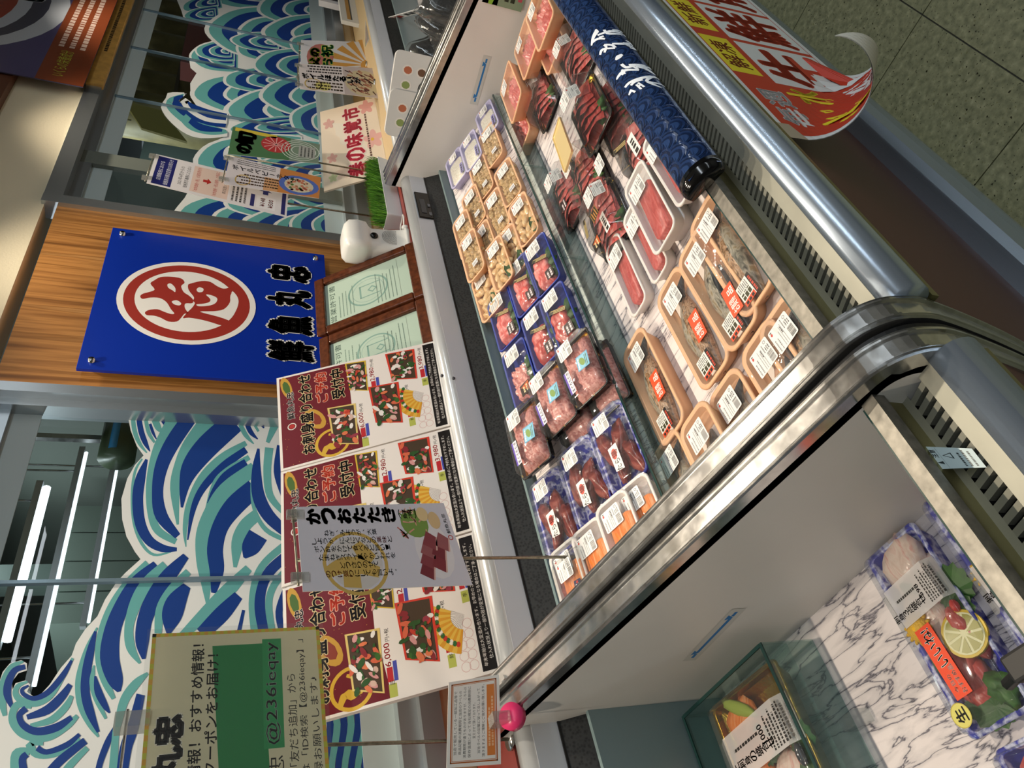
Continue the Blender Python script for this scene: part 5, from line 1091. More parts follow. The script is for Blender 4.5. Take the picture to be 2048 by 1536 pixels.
for k, (bl, br, tl, tr, txt) in enumerate(PO):
    BL, BR = P(*bl, 'z', ZL+.0005), P(*br, 'z', ZL+.0005); dy = .10+.004*k
    Xd = (BR-BL).normalized(); Ud = Vector((0, dy, .405)).normalized(); Nn = Xd.cross(Ud)
    def onp(px): d_ = P(*px, 'y', 1.4)-CPOS; return CPOS+d_*((BL-CPOS).dot(Nn)/d_.dot(Nn))
    TL, TRr = onp(tl), onp(tr)
    t = thing('order_poster', txt, 'poster', (BL+BR)/2, (0, 0, 0), 'sashimi order posters'); o = t.location
    cs = [p-o for p in (TL, TRr, BR, BL)]
    sheet_body(cs, .012 if k == 2 else .005, mat('#e6e0d8', .6), 0).obj('backing_board', t)
    c = Canvas(.297, .42); order_poster(c, 5+k); mk('poster_print', c.mesh('poster_print', bil(cs, c.w, c.h, 0, .0004), 3e-5, .4), t)

# ---- clipped price cards on rods
CLIP = sheer('clear_clip_plastic', '#e6e8e6', .1, 1.45, .25, '#c9c9c2')
ROD = mat('#9a9684', .35, .8, 'rod_steel', var=.4, bscale=120)
def clip_pair(t, a, b_):
    a, b_ = Vector(a), Vector(b_); MB().tube([a+(a-b_).normalized()*.012, b_+(b_-a).normalized()*.012], .0022, ROD, 8).obj('cross_bar', t)
    for p in (a, b_):
        cl_ = MB().bb(p+Vector((-.009, -.008, -.018)), p+Vector((.009, -.001, .012)), CLIP).obj('clip', t); MB().bb(p+Vector((-.007, -.011, -.006)), p+Vector((.007, -.008, .010)), CLIP).obj('clip_lever', cl_)
def clip_card(name, txt, cat, corners, draw, yp, size, rod=None, rodbase=None, bulge_=.0, clips=True, grp=None, eps=3e-5):
    TL, TRr, BR, BL = [P(*p, 'y', yp) for p in corners]; bulge = 0.
    base = Vector((rod[0], rod[1], rodbase)) if rod else BL.copy()
    t = thing(name, txt, cat, base, (0, 0, 0), grp); cs = [p-base for p in (TL, TRr, BR, BL)]
    sheet_body(cs, .0012, mat('#e4e2de', .5), bulge).obj('card_back', t)
    c = Canvas(*size); draw(c); mk('card_print', c.mesh('card_print', bil(cs, size[0], size[1], bulge, .0003), eps, .4), t)
    if clips: clip_pair(t, cs[0]*.85+cs[1]*.15+Vector((0, .004, .006)), cs[0]*.1+cs[1]*.9+Vector((0, .004, .006)))
    if rod:
        top = ((cs[0]+cs[1])/2).z+.005; MB().tube([(0, .004, .006), (0, .004, top)], .0032, ROD, 8).obj('rod', t); MB().tube([(0, .004, 0), (0, .004, .006)], .02, STEEL, 16).obj('base', t)
    return t
def d_katsuo(c):
    W, H = c.w, c.h; c.rect(0, 0, W, H, '#d5d3da', 0, 8, 1)
    c.ring(W*.30, H*.68, W*.33, W*.37, '#c8a85a', 1); c.ell(W*.30, H*.68, W*.31, W*.31, '#d0cbc4', 1); c.stroke([(W*.02, H*.72, .03), (W*.25, H*.70, .03), (W*.30, H*.60, .035), (W*.52, H*.66, .02)], '#c8a85a', 2); c.stroke([(W*.2, H*.85, .02), (W*.28, H*.72, .03), (W*.18, H*.55, .02)], '#c8a85a', 3)
    for i, ch in enumerate('かつおたたき'): c.text(ch, W*.87, H*(.90-i*.098), '#0e0c0c', 5, h=H*.082, w=W*.19, bold=.032, al='c', out='#e8e6e8', outw=.05)
    for i, ch in enumerate('（解凍）'): c.text(ch if ch not in '（）' else {'（': '︵', '）': '︶'}[ch], W*.87, H*(.335-i*.036), '#0e0c0c', 5, h=H*(.028 if i in (1, 2) else .012), w=W*.12, al='c', bold=.02)
    cols = [('ねぎ、みょうが、大葉', .66, .83), ('しょうが、にんにくなどの薬味と', .565, .91), ('ポン酢をかけて食べると旨い！', .47, .90), ('たまねぎスライスやかいわれを', .37, .88), ('どっさりのせて', .275, .76), ('のっけ盛りにしても旨いよ。', .18, .85)]
    for s_, x, y in cols: 
        for i, ch in enumerate(s_): c.text(ch, W*x+(W*.02 if ch in '、。' else 0), H*(y-i*.0335), '#b8281e' if (ch in '薬味' or s_.startswith('のっけ') and i < 5) else '#1a1416', 5, h=H*(.027 if ch not in '、。ー' else .009), w=W*.075 if ch not in '、。ー' else W*.02, bold=.012, al='c')
    c.ell(W*.42, H*.17, W*.34, H*.12, '#e2dede', 2); c.ell(W*.75, H*.25, W*.18, H*.09, '#7a9a4a', 3, .5); rn = random.Random(3)
    for i in range(26): a = rn.uniform(0, 3); x, y = W*rn.uniform(.55, .95), H*rn.uniform(.17, .34); c.stroke([(x, y, .002), (x+.014*math.cos(a), y+.014*math.sin(a), .003)], rn.choice(['#d89a88', '#e0b8a0', '#5a7a30', '#c87a70']), 4)
    for i, (x, y) in enumerate(((.18, .26), (.30, .24), (.42, .22), (.26, .17), (.40, .15), (.52, .19), (.50, .11))): c.poly([(W*(x-.11), H*(y-.03)), (W*(x+.05), H*(y-.055)), (W*(x+.13), H*(y+.0)), (W*(x-.03), H*(y+.045))], ['#7a3038', '#8a4046', '#9a5a5c', '#84343c'][i % 4], 6+i); c.poly([(W*(x-.11), H*(y-.03)), (W*(x+.05), H*(y-.055)), (W*(x+.05), H*(y-.063)), (W*(x-.11), H*(y-.04))], '#d9b0a4', 7+i)
    c.ell(W*.78, H*.11, W*.11, H*.04, '#d9bb8a', 14); c.ell(W*.86, H*.18, W*.09, H*.04, '#e2c894', 14); c.ring(W*.56, H*.035, W*.022, W*.032, '#b8281e', 5, 14); c.text('鮮魚丸忠', W*.61, H*.022, '#1a1416', 5, h=H*.026, w=W*.25, bold=.01)
clip_card('bonito_card', 'clipped grey price card for seared bonito on a thin steel rod', 'card', ((606, 1183), (592, 1014), (887, 1006), (945, 1170)), d_katsuo, 1.165, (.158, .30), (.7505, 1.170), .8665, .004)
def d_line(c):
    W, H = c.w, c.h; c.rect(0, 0, W, H, '#e6dcb4', 0)
    n = 44
    for i in range(n):
        for j, (x0, y0, x1, y1) in enumerate(((W*i/n, 0, W*(i+1)/n, H*.022), (W*i/n, H*.978, W*(i+1)/n, H), (0, H*i/n, W*.016, H*(i+1)/n), (W*.984, H*i/n, W, H*(i+1)/n))): c.rect(x0, y0, x1, y1, '#e0a83a' if (i+j) % 2 else '#c8c83a', 1)
    c.text('鮮魚丸忠', W*.12, H*.80, '#17130f', 3, h=H*.15, w=W*.52, bold=.022, out='#f0ead6', outw=.06)
    c.text('特売情報！おすすめ情報！', W*.26, H*.70, '#15110c', 5, h=H*.07, w=W*.68, bold=.015); c.text('限定クーポンをお届け！', W*.27, H*.615, '#15110c', 5, h=H*.07, w=W*.62, bold=.015)
    c.text('♪', W*.22, H*.45, '#15110c', 3, h=H*.09); c.poly([(W*.37, H*.33), (W*.93, H*.36), (W*.93, H*.655), (W*.37, H*.60)], '#1f8a4a', 2)
    c.rect(W*.47, H*.245, W*.95, H*.36, '#2f9a58', 3); c.text('@236ieqay', W*.485, H*.262, '#f2f4f0', 5, h=H*.085, w=W*.45, bold=.012); c.text('鮮魚丸忠', W*.10, H*.25, '#15110c', 3, h=H*.085, w=W*.34)
    c.text('LINEの「友だち追加」から', W*.22, H*.165, '#15110c', 3, h=H*.055, w=W*.56); c.text('コード」または「ID検索【@236ieqay】」', W*.06, H*.10, '#15110c', 3, h=H*.052, w=W*.88); c.text('で登録お願いします♪', W*.24, H*.035, '#15110c', 3, h=H*.05, w=W*.52)
yl = 1.30
a, b_ = P(305, 1268, 'y', yl), P(638, 1253, 'y', yl); hL = a.z-b_.z; wL = hL*1.42
L1 = a-Vector((wL, 0, .012)); L2 = b_-Vector((wL, 0, .012)); base = Vector((.4755, yl, ZL))
t = thing('cream_notice_card', 'cream notice card with dotted border and green box on a thin rod', 'card', (.4755, yl+.04, ZL+.0005)); o = t.location
cs = [p-o for p in (L1, a, b_, L2)]; sheet_body(cs, .0015, mat('#e9e6da', .4), 0).obj('card_back', t); c = Canvas(wL, hL); d_line(c); mk('card_print', c.mesh('card_print', bil(cs, wL, hL, 0, .0003), 4e-5, .3), t)
MB().add([bil(cs, 1, 1, 0, .002)(u, v, 0) for u, v in ((-.015, -.025), (1.02, -.025), (1.02, 1.03), (-.015, 1.03))], [(0, 1, 2, 3)], LID).obj('laminate_sleeve', t)
pr_ = P(640, 1490, 'y', yl+.04); pt_ = P(250, 1440, 'y', yl)-o; MB().tube([(0, 0, 0), (pr_.x-o.x, 0, pr_.z-o.z), (pr_.x-o.x, 0, cs[0].z)], .0034, ROD, 8).obj('rod', t); MB().tube([(pt_.x-.35, -.008, pt_.z-.003), (pt_.x+.03, -.008, pt_.z)], .0024, CHROME, 8).obj('cross_bar', t); MB().bb((pt_.x-.012, -.045, pt_.z-.035), (pt_.x+.012, -.012, pt_.z+.015), CLIP).obj('clip', t); MB().tube([(0, 0, 0), (0, 0, .005)], .02, STEEL, 14).obj('base', t)

def d_notice(c):
    W, H = c.w, c.h; c.rect(0, 0, W, H, '#e6e2e2', 0, 8, 1); c.rect(W*.04, H*.84, W*.96, H*.975, '#20246a', 1); c.text('店頭販売における', W*.5, H*.935, '#e8e8f0', 2, h=H*.032, w=W*.62, al='c'); c.text('価格表示順次変更のお知らせ', W*.5, H*.88, '#e8e8f0', 2, h=H*.034, w=W*.84, al='c')
    c.text('2021年4月からの', W*.5, H*.79, '#2a2420', 2, h=H*.03, w=W*.6, al='c'); c.text('価格表示義務にともない', W*.5, H*.745, '#2a2420', 2, h=H*.03, w=W*.72, al='c'); c.rect(W*.08, H*.44, W*.92, H*.71, '#e6cbbc', 1)
    c.text('「本体価格＋税」の現在表示を', W*.5, H*.67, '#b8302a', 2, h=H*.03, w=W*.78, al='c'); c.poly([(W*.46, H*.63), (W*.54, H*.63), (W*.54, H*.60), (W*.6, H*.60), (W*.5, H*.57), (W*.4, H*.60), (W*.46, H*.60)], '#b8302a', 2); c.text('「本体価格・税込価格」の併記に', W*.5, H*.535, '#b8302a', 2, h=H*.03, w=W*.8, al='c'); c.text('順次変更いたします', W*.5, H*.47, '#2a2420', 2, h=H*.028, w=W*.52, al='c')
    c.lines(W*.1, H*.30, W*.9, H*.42, 4, '#2a2420', 2, .5, 4); c.rect(W*.08, H*.245, W*.46, H*.275, '#20246a', 1); c.rect(W*.08, H*.09, W*.46, H*.23, '#efecec', 1); c.text('¥148', W*.27, H*.185, '#b8302a', 2, h=H*.035, w=W*.26, al='c', bold=.02); c.text('¥500', W*.27, H*.125, '#b8302a', 2, h=H*.035, w=W*.26, al='c', bold=.02); c.poly([(W*.52, H*.15), (W*.62, H*.15), (W*.62, H*.12), (W*.70, H*.17), (W*.62, H*.22), (W*.62, H*.19), (W*.52, H*.19)], '#20246a', 2); c.rect(W*.04, H*.015, W*.96, H*.045, '#20246a', 1)
ro = P(752, 429, 'y', 1.42)
clip_card('price_notice_card', 'white price display notice with navy header clipped on a rod', 'card', ((293, 366), (312, 308), (578, 372), (573, 434)), d_notice, 1.42, (.19, .42), (ro.x, 1.425), ZL+.0005, .006)
def d_hotate(c):
    W, H = c.w, c.h; c.rect(0, 0, W, H, '#e6dede', 0, 6, 1); c.rect(0, 0, W, H*.45, '#d28a4a', 1); c.rect(0, H*.45, W*.5, H*.6, '#dda878', 1); c.ell(W*.42, H*.23, W*.40, H*.22, '#5a74c0', 2); c.ell(W*.42, H*.23, W*.30, H*.16, '#d9d0b4', 3); rn = random.Random(9)
    for i in range(40): c.ell(W*rn.uniform(.2, .66), H*rn.uniform(.10, .36), W*.045, H*.02, rn.choice(['#d9a07a', '#c87a5a', '#5a7a3a', '#e6c8a8', '#b8604a']), 4+i % 3, rn.uniform(0, 3), 7)
    c.ring(W*.24, H*.82, W*.16, W*.19, '#d0b060', 1)
    for i, ch in enumerate('ボイルベビーホタテ'): c.text(ch if ch != 'ー' else 'l', W*.64, H*(.92-i*.078), '#14100e', 8, h=H*.062 if ch != 'ー' else H*.05, w=W*.16 if ch != 'ー' else W*.02, bold=.02, al='c')
    c.lines(W*.76, H*.5, W*.97, H*.96, 3, '#2a2220', 3, .35, 7, True); c.lines(W*.08, H*.45, W*.5, H*.92, 4, '#4a3420', 8, .45, 8, True)
clip_card('scallop_card', 'card for boiled baby scallops with blue bowl photo in front of the white notice', 'card', ((447, 368), (460, 312), (642, 355), (638, 397)), d_hotate, 1.385, (.12, .28), (P(753, 359, 'y', 1.385).x, 1.385), ZL+.0005, .005)
def d_shun(c):
    W, H = c.w, c.h; c.rect(0, 0, W, H, '#4f7a52', 0, 4, 1); c.rect(0, 0, W, H*.34, '#7a8f7c', 1); c.ell(W*.6, H*.5, W*.34, H*.17, '#b83a3c', 2, .3)
    for i in range(12): a = R_(i*30); c.stroke([(W*.6, H*.5, .002), (W*.6+W*.3*math.cos(a), H*.5+H*.15*math.sin(a), .004)], '#e6a8a4', 3)
    c.text('旬', W*.62, H*.84, '#0c0c0c', 6, h=H*.20, w=W*.5, bold=.08, al='c'); c.text('の', W*.26, H*.84, '#0c0c0c', 6, h=H*.15, w=W*.34, bold=.08, al='c'); c.rect(W*.86, H*.5, W*.99, H*.97, '#d9c24a', 2)
    for i in range(4): c.ring(W*.5, H*.22, W*(.2+.08*i), W*(.22+.08*i), '#d9e2d8', 3)
    c.rect(W*.2, H*.05, W*.75, H*.24, '#a9aca6', 4); c.lines(W*.24, H*.06, W*.72, H*.23, 4, '#3a3e3a', 5, .4, 5)
clip_card('seasonal_card', 'green seasonal sashimi card in a clear stand before the window waves', 'card', ((456, 308), (466, 253), (640, 289), (637, 327)), d_shun, 1.45, (.13, .27), (P(637, 310, 'y', 1.45).x-.05, 1.45), ZL+.0005, .002, False)
# ---- two cards further right
def d_hotaru(c):
    W, H = c.w, c.h; c.rect(0, 0, W, H, '#e6dcd8', 0, 6, 1); c.rect(0, 0, W, H*.46, '#c9bab4', 1); c.ell(W*.45, H*.22, W*.44, H*.23, '#cfc09a', 2); rn = random.Random(12)
    for i in range(60): a = rn.uniform(.6, 1.4); x, y = W*rn.uniform(.08, .8), H*rn.uniform(.05, .38); c.stroke([(x, y, .004), (x+.02*math.cos(a), y+.02*math.sin(a), .006)], rn.choice(['#5a2420', '#7a342c', '#8c4a3a', '#b87a5a', '#3c1814']), 3+i % 5)
    c.ring(W*.24, H*.84, W*.18, W*.21, '#d0b060', 1); c.ell(W*.2, H*.72, W*.16, H*.1, '#d9cf7a', 1)
    for i, ch in enumerate('ボイルほたるいか'): c.text(ch, W*.52, H*(.93-i*.092), '#12100e', 9, h=H*.075, w=W*.2, bold=.04, al='c', out='#ece6e0', outw=.04)
    c.lines(W*.66, H*.48, W*.97, H*.96, 3, '#1c1816', 3, .5, 7, True); c.lines(W*.05, H*.48, W*.38, H*.94, 3, '#3a2c18', 3, .5, 8, True)
clip_card('firefly_squid_card', 'card for boiled firefly squid with bowl photo, in front of a sunrise card', 'card', ((600, 178), (598, 127), (755, 137), (762, 197)), d_hotaru, 1.38, (.15, .30), (P(770, 170, 'y', 1.38).x, 1.38), ZL+.0005, .008)
def d_sun(c):
    W, H = c.w, c.h; c.rect(0, 0, W, H, '#d9dade', 0, 6, 1); c.ell(W*.62, H*.80, W*.30, H*.14, '#b8706a', 1); c.text('父の', W*.6, H*.86, '#c8d83a', 5, h=H*.10, w=W*.42, bold=.08, al='c', out='#1c4a24', outw=.06); c.text('お祝', W*.62, H*.73, '#1f7a42', 5, h=H*.12, w=W*.55, bold=.03, al='c', out='#c8e04a', outw=.05)
    for i in range(9): a = R_(10+i*20); c.poly([(W*.45+W*.12*math.cos(a-.06), H*.28+W*.12*math.sin(a-.06)), (W*.45+W*.62*math.cos(a-.11), H*.28+W*.62*math.sin(a-.11)), (W*.45+W*.62*math.cos(a+.11), H*.28+W*.62*math.sin(a+.11)), (W*.45+W*.12*math.cos(a+.06), H*.28+W*.12*math.sin(a+.06))], '#d09a4a', 1)
    c.ell(W*.45, H*.28, W*.13, W*.13, '#cf953e', 2); c.rect(0, 0, W, H*.16, '#2a5aa0', 2)
    for x, y, r in ((.15, .2, .12), (.85, .22, .13), (.35, .15, .08), (.6, .15, .07)): c.ell(W*x, H*y, W*r, W*r, '#2a5aa0', 3); c.ring(W*x, H*y, W*r*.4, W*r*.6, '#e6e6ea', 4, 14)
    c.text('鮮魚丸忠', W*.62, H*.085, '#141418', 5, h=H*.06, w=W*.42, bold=.03, al='c', out='#d9dade', outw=.03); c.ell(W*.3, H*.085, W*.055, W*.055, '#c23a3c', 5)
clip_card('sunrise_card', 'sunrise and blue wave printed card with green lettering behind the squid card', 'card', ((600, 172), (602, 80), (785, 86), (786, 172)), d_sun, 1.44, (.23, .34), (P(780, 140, 'y', 1.44).x, 1.44), ZL+.0005, .006)
# ---- spring fair board leaning on the ledge
BRs, TRs, TLs = P(786, 203, 'y', 1.42), P(640, 224, 'y', 1.50), P(648, 383, 'y', 1.50); BRs.z = ZL+.0005
BLs = Vector((BRs.x-(TRs.x-TLs.x), BRs.y, ZL+.0005))
t = thing('spring_fair_board', 'cream board with pink brush lettering and blossoms behind the grass planter', 'board', (BRs+BLs)/2); o = t.location; cs = [p-o for p in (TLs, TRs, BRs, BLs)]
sheet_body(cs, .006, mat('#e6dccb', .5), 0).obj('board_back', t); c = Canvas(.42, .30); W, H = c.w, c.h; c.rect(0, 0, W, H, '#ecdcc6', 0)
for x, y, r, cl in ((.80, .86, .07, '#d9aaa0'), (.35, .84, .06, '#e2b0a4'), (.12, .85, .05, '#c8cfa0'), (.9, .18, .10, '#e0a49c'), (.45, .14, .12, '#e6b4ac'), (.15, .7, .08, '#e8d0bc'), (.62, .5, .1, '#ecd6c8')):
    for k in range(5): a = k*1.257; c.ell(W*x+W*r*.5*math.cos(a), H*y+W*r*.5*math.sin(a), W*r*.55, W*r*.34, cl, 1, a, 12)
for i, ch in enumerate('春の味覚市'): c.text(ch, W*(.14+.18*i), H*.46, '#bf3a4c', 5, h=H*.30, w=W*.15, bold=.05, al='c', out='#f2dcd4', outw=.05)
c.ell(W*.45, H*.16, W*.02, W*.02, '#e2b84a', 3); c.lines(W*.25, H*.19, W*.85, H*.25, 1, '#6a5048', 4, .5, 3)
mk('board_print', c.mesh('board_print', bil(cs, W, H, 0, .0004), 4e-5, .3), t)
# ---- grass planter
pa, pb_ = P(803, 445, 'z', ZL), P(789, 303, 'z', ZL); L = (pa-pb_).length
t = thing('grass_planter', 'white planter box of artificial grass beside the speaker', 'planter', ((pa+pb_)/2+Vector((0, .035, .0005)))); 
MB().loft([rrect(L, .055, .004, 2, 0), rrect(L+.01, .07, .004, 2, .055), rrect(L+.004, .064, .004, 2, .055), rrect(L-.004, .05, .004, 2, .048)], mat('#dfe2e4', .4), True, True, False).obj('box', t)
mb = MB(); rn = random.Random(4); gm = [mat('#4f8a24', .5), mat('#6aa332', .5), mat('#386a1c', .5)]
for i in range(2600):
    x, y = rn.uniform(-L/2, L/2), rn.uniform(-.028, .028); h = rn.uniform(.035, .062); a = rn.uniform(0, 6.28); lx, ly = rn.uniform(-.014, .014), rn.uniform(-.014, .014); wv = .0014
    mb.add([(x-wv*math.cos(a), y-wv*math.sin(a), .046), (x+wv*math.cos(a), y+wv*math.sin(a), .046), (x+lx*.5+wv*math.cos(a), y+ly*.5+wv*math.sin(a), .046+h*.6), (x+lx, y+ly, .046+h)], [(0, 1, 2), (0, 2, 3)], gm[i % 3])
g_ = mb.obj('grass_blades', t); g_['kind'] = 'stuff'
# ---- white loudspeaker
sp = P(816, 447, 'z', ZL); t = thing('store_speaker', 'small white rounded loudspeaker with dotted grille and black button', 'speaker', (sp.x-.066, sp.y+.05, ZL+.0005), (0, 0, R_(-6)))
WS = mat('#d9dad6', .35, 0., 'white_abs')
lo = [rrect(.118, .085, .018, 5, z, 0, yy) for z, yy in ((.0, 0),)]
secs = [(.120, .088, 0, 0), (.120, .088, .012, 0), (.112, .082, .014, .002), (.104, .076, .06, .006), (.104, .074, .118, .010), (.112, .080, .128, .008), (.126, .094, .138, .004), (.130, .100, .165, .004), (.124, .098, .192, .006), (.104, .08, .205, .008), (.07, .05, .209, .008)]
MB().loft([rrect(w_, d_, min(.024, d_*.3), 5, z, 0, yy) for w_, d_, z, yy in secs], WS, True, True).obj('body', t)
c = Canvas(.1, .1)
for ring_ in range(7):
    r = .004+ring_*.0048; n = max(1, int(2*math.pi*r/.0042))
    for k in range(n): a = 2*math.pi*k/n; c.ell(.05+r*math.cos(a), .05+r*math.sin(a), .0014, .0014, '#3a3a38', 1, 0, 6)
mk('speaker_grille', c.mesh('speaker_grille', lambda a, b_, l: Vector((a-.05, -.0335-l+(.10-b_)*-.02, b_+.005))), t)
MB().blob((0, -.031, .113), (.013, .008, .013), BLACKG, 0, 0, 0, 16, 8).obj('button', t); MB().blob((.062, -.03, .008), (.010, .012, .012), WS, 0, 0, 0, 10, 6).obj('foot', t); MB().blob((-.062, -.03, .008), (.010, .012, .012), WS, 0, 0, 0, 10, 6).obj('foot', t)
MB().tube([(.06, .02, .01), (.10, .0, .012), (.13, -.03, .008), (.10, -.045, .012), (.075, -.03, .01)], .0028, WS, 6).obj('cable', t)
# ---- orange bordered notice in a pink clip on the divider
TLn, TRn, BRn, BLn = [P(*p, 'y', 1.235) for p in ((893, 1536), (897, 1365), (998, 1349), (1002, 1528))]
pk = P(1042, 1434, 'y', 1.215); t = thing('label_notice', 'small white notice with orange border held by a pink round clip', 'notice', (pk.x, 1.215, 1.066)); o = t.location; cs = [p-o for p in (TLn, TRn, BRn, BLn)]
sheet_body(cs, .001, mat('#e9e6de', .5), 0).obj('card_back', t); c = Canvas(.165, .105); W, H = c.w, c.h; c.rect(0, 0, W, H, '#efeae0', 0, 6, 1)
def border(c, i0, i1, cl, lay): 
    W, H = c.w, c.h; c.rect(i0, i0, W-i0, i1, cl, lay); c.rect(i0, H-i1, W-i0, H-i0, cl, lay); c.rect(i0, i0, i1, H-i0, cl, lay); c.rect(W-i1, i0, W-i0, H-i0, cl, lay)
border(c, .006, .0085, '#b0602c', 1); border(c, .0095, .0105, '#c87a3a', 1)
for i, s_ in enumerate(('当店で販売している一部加工品等で', '商品記載の消費期限と当店のラベルの', '消費期限が違うものがありますが、こちらは', '保存温度によって当社規定の消費期限に', '変えさせて頂いております。', '当社ラベルの記載に従って召し上がって', '頂きますようご理解とご協力お願い致します。')): c.text(s_, W*.5, H*(.855-i*.088), '#2a2420', 2, h=H*.055, w=W*(.74 if i not in (2, 3, 6) else .82)*(1 if i != 4 else .55), al='c')
c.rect(W*.1, H*.105, W*.9, H*.255, '#e0843c', 1); c.lines(W*.2, H*.12, W*.8, H*.24, 2, '#f0c090', 2, .6, 3)
mk('card_print', c.mesh('card_print', bil(cs, W, H, 0, .0003), 4e-5, .4), t)
MB().tube([(0, .0, 0), (0, -.010, .012)], .022, mat('#d8366c', .3, 0., 'pink_plastic'), 24).obj('pink_base', t); MB().bb((-.009, -.012, .012), (.009, .016, .042), CLIP).obj('clip', t); MB().bb((-.006, -.014, .016), (.006, -.012, .034), LID).obj('clip_slot', t)

# ---- blue wave sleeve on the front glass capping
XS0, XS1 = .935, XM1-.003
t = thing('wave_sleeve', 'dark blue wave pattern sleeve with white brush lettering lying on the front glass', 'sleeve', (XS0, .434, .898)); ta = R_(22)
def sl(x, a, dr=0.):
    yy, zz = -(.037+dr)*math.cos(a), (.024+dr)*math.sin(a); zz = max(zz, -.006); return Vector((x, yy*math.cos(ta)-zz*math.sin(ta), .010+yy*math.sin(ta)*1.+zz*math.cos(ta)))
SLB = mat('#182a4c', .16, .1, 'blue_gloss_film')
mb = MB(); mb.loft([[sl(0, 2*math.pi*k/28) for k in range(28)], [sl(XS1-XS0, 2*math.pi*k/28) for k in range(28)]], SLB); mb.obj('sleeve_body', t)
mb = MB(); mb.loft([[sl(-.012, 2*math.pi*k/28, -.004) for k in range(28)], [sl(.0, 2*math.pi*k/28, .001) for k in range(28)], [sl(.014, 2*math.pi*k/28, .0015) for k in range(28)]], BLACKG, True, True); mb.obj('end_cap', t)
c = Canvas(1, 1); nU = 34; LX = XS1-XS0-.02
for j in range(4):
    for i in range(nU):
        x = .02+LX*(i+.5*(j % 2))/nU; v = .15+.75*(3-j)/3.2; rw = LX/nU*.62
        for s_, cl in ((1., '#22375f'), (.86, '#172644'), (.72, '#253b66'), (.55, '#182848'), (.38, '#2a426e')): c.poly([(x+rw*s_*math.cos(q_), v+.28*s_*math.sin(q_)) for q_ in [math.pi*k/9 for k in range(10)]], cl, 1+j*5+int((1-s_)*7))
def slmap(a, b_, l): p = sl(min(a, XS1-XS0-.001), math.pi*(1-min(max(b_, 0), 1)), .0004+l); return p
bl_mats = {}
def slmat(h): return mat(h, .15, .15)
c.it = [(v, f, slmat(cl), ly) for v, f, cl, ly in c.it]
mk('wave_print', c.mesh('wave_print', slmap, 1.5e-5), t)
def tD(pts): return [(1100+p[0]*.1465, 50+p[1]*.1465, p[2]*.1465) for p in pts]
SS = [[(1040, 930, 25), (1080, 860, 30), (1180, 760, 35), (1250, 680, 35), (1285, 665, 20)], [(1100, 900, 25), (1130, 840, 28), (1190, 790, 25)], [(1110, 980, 30), (1095, 1035, 15)], [(1100, 965, 25), (1160, 990, 30)], [(1150, 880, 26), (1210, 940, 26)], [(1160, 850, 24), (1230, 900, 24)], [(1170, 905, 20), (1200, 870, 20)], [(1240, 690, 25), (1225, 800, 30), (1300, 790, 25), (1355, 750, 20)], [(1230, 810, 25), (1290, 830, 28), (1350, 840, 15)],
 [(930, 820, 15), (950, 770, 30), (1000, 690, 35), (1080, 660, 30), (1120, 650, 25)], [(950, 600, 35), (1000, 640, 35), (1060, 610, 30), (1110, 640, 25)], [(970, 680, 25), (1010, 740, 25)], [(985, 760, 20), (1000, 700, 22)], [(1020, 600, 35), (1100, 560, 40), (1165, 510, 25)], [(1165, 510, 25), (1120, 600, 30)], [(1080, 600, 30), (1150, 590, 35), (1215, 630, 15)], [(925, 450, 25), (900, 500, 50), (885, 550, 15)],
 [(705, 480, 25), (715, 420, 30), (760, 380, 25), (730, 340, 30)], [(750, 450, 25), (760, 380, 25)], [(730, 340, 25), (800, 330, 30), (840, 360, 30)], [(770, 390, 25), (840, 370, 25)], [(800, 310, 25), (880, 270, 35), (910, 200, 30), (870, 190, 20)], [(870, 250, 30), (930, 270, 35), (965, 280, 40), (940, 300, 20)],
 [(590, 350, 20), (600, 240, 35), (620, 150, 45), (600, 130, 20)], [(590, 320, 25), (650, 260, 30), (720, 250, 25)], [(640, 210, 22), (680, 170, 25), (760, 90, 35), (840, 90, 15)], [(660, 240, 22), (700, 210, 22)], [(680, 110, 25), (720, 160, 30), (780, 130, 30), (835, 80, 15)], [(740, 80, 25), (780, 40, 20)]]
c = Canvas(1, 1)
for s_ in SS: c.stroke(tD(s_), '#e9edf2', 1, 3)
def ss_pt(px, py, l):
    p = P(px, py, 'z', .928); u = p.x-XS0; b_ = (.470-p.y)/.070
    b_ = 1-math.acos(max(-1, min(1, (.434-p.y)/.037)))/math.pi if False else None
    cs_ = max(-1, min(1, (.434-p.y)/.036)); return sl(u, math.acos(cs_), .0011)
mk('brush_lettering', c.mesh('brush_lettering', ss_pt, 1e-5), t)

# ---- red sale poster taped under the front rail
yp0 = .347
pt, pbm = P(1528, 262, 'y', yp0), P(1655, 165, 'y', yp0-.02)
HP = .30; WP = 1.25; zt_ = .797; xl = pt.x
t = thing('sale_poster', 'red sale poster with yellow and white lettering curling off the case front', 'poster', (xl, yp0, zt_))
sn, cs_ = math.sin(R_(8)), math.cos(R_(8))
def sheet(a, b_, l):
    # a along X from the left end, b_ up from the bottom; hangs from the rail, lower left corner curls out
    down = HP-b_; dx, dn = -.60, .80; s_ = (a*dx+down*dn)-.02; r = .060; A, D, N = a, down, 0.
    if s_ > 0:
        q_ = min(s_/r, 3.6); ex = s_-r*q_; A = a-dx*s_+dx*r*math.sin(q_)+dx*ex*math.cos(q_); D = down-dn*s_+dn*r*math.sin(q_)+dn*ex*math.cos(q_); N = r*(1-math.cos(q_))+ex*math.sin(q_)
        nn = Vector((dx*math.sin(q_)*-1*-1, 0, 0))
        off = l; N += off*math.cos(q_); A -= dx*off*math.sin(q_); D -= dn*off*math.sin(q_)
    else: N += l
    return Vector((A, -N*cs_-D*sn*.35, -D*cs_))
c = Canvas(WP, HP); RD = '#b8341f'
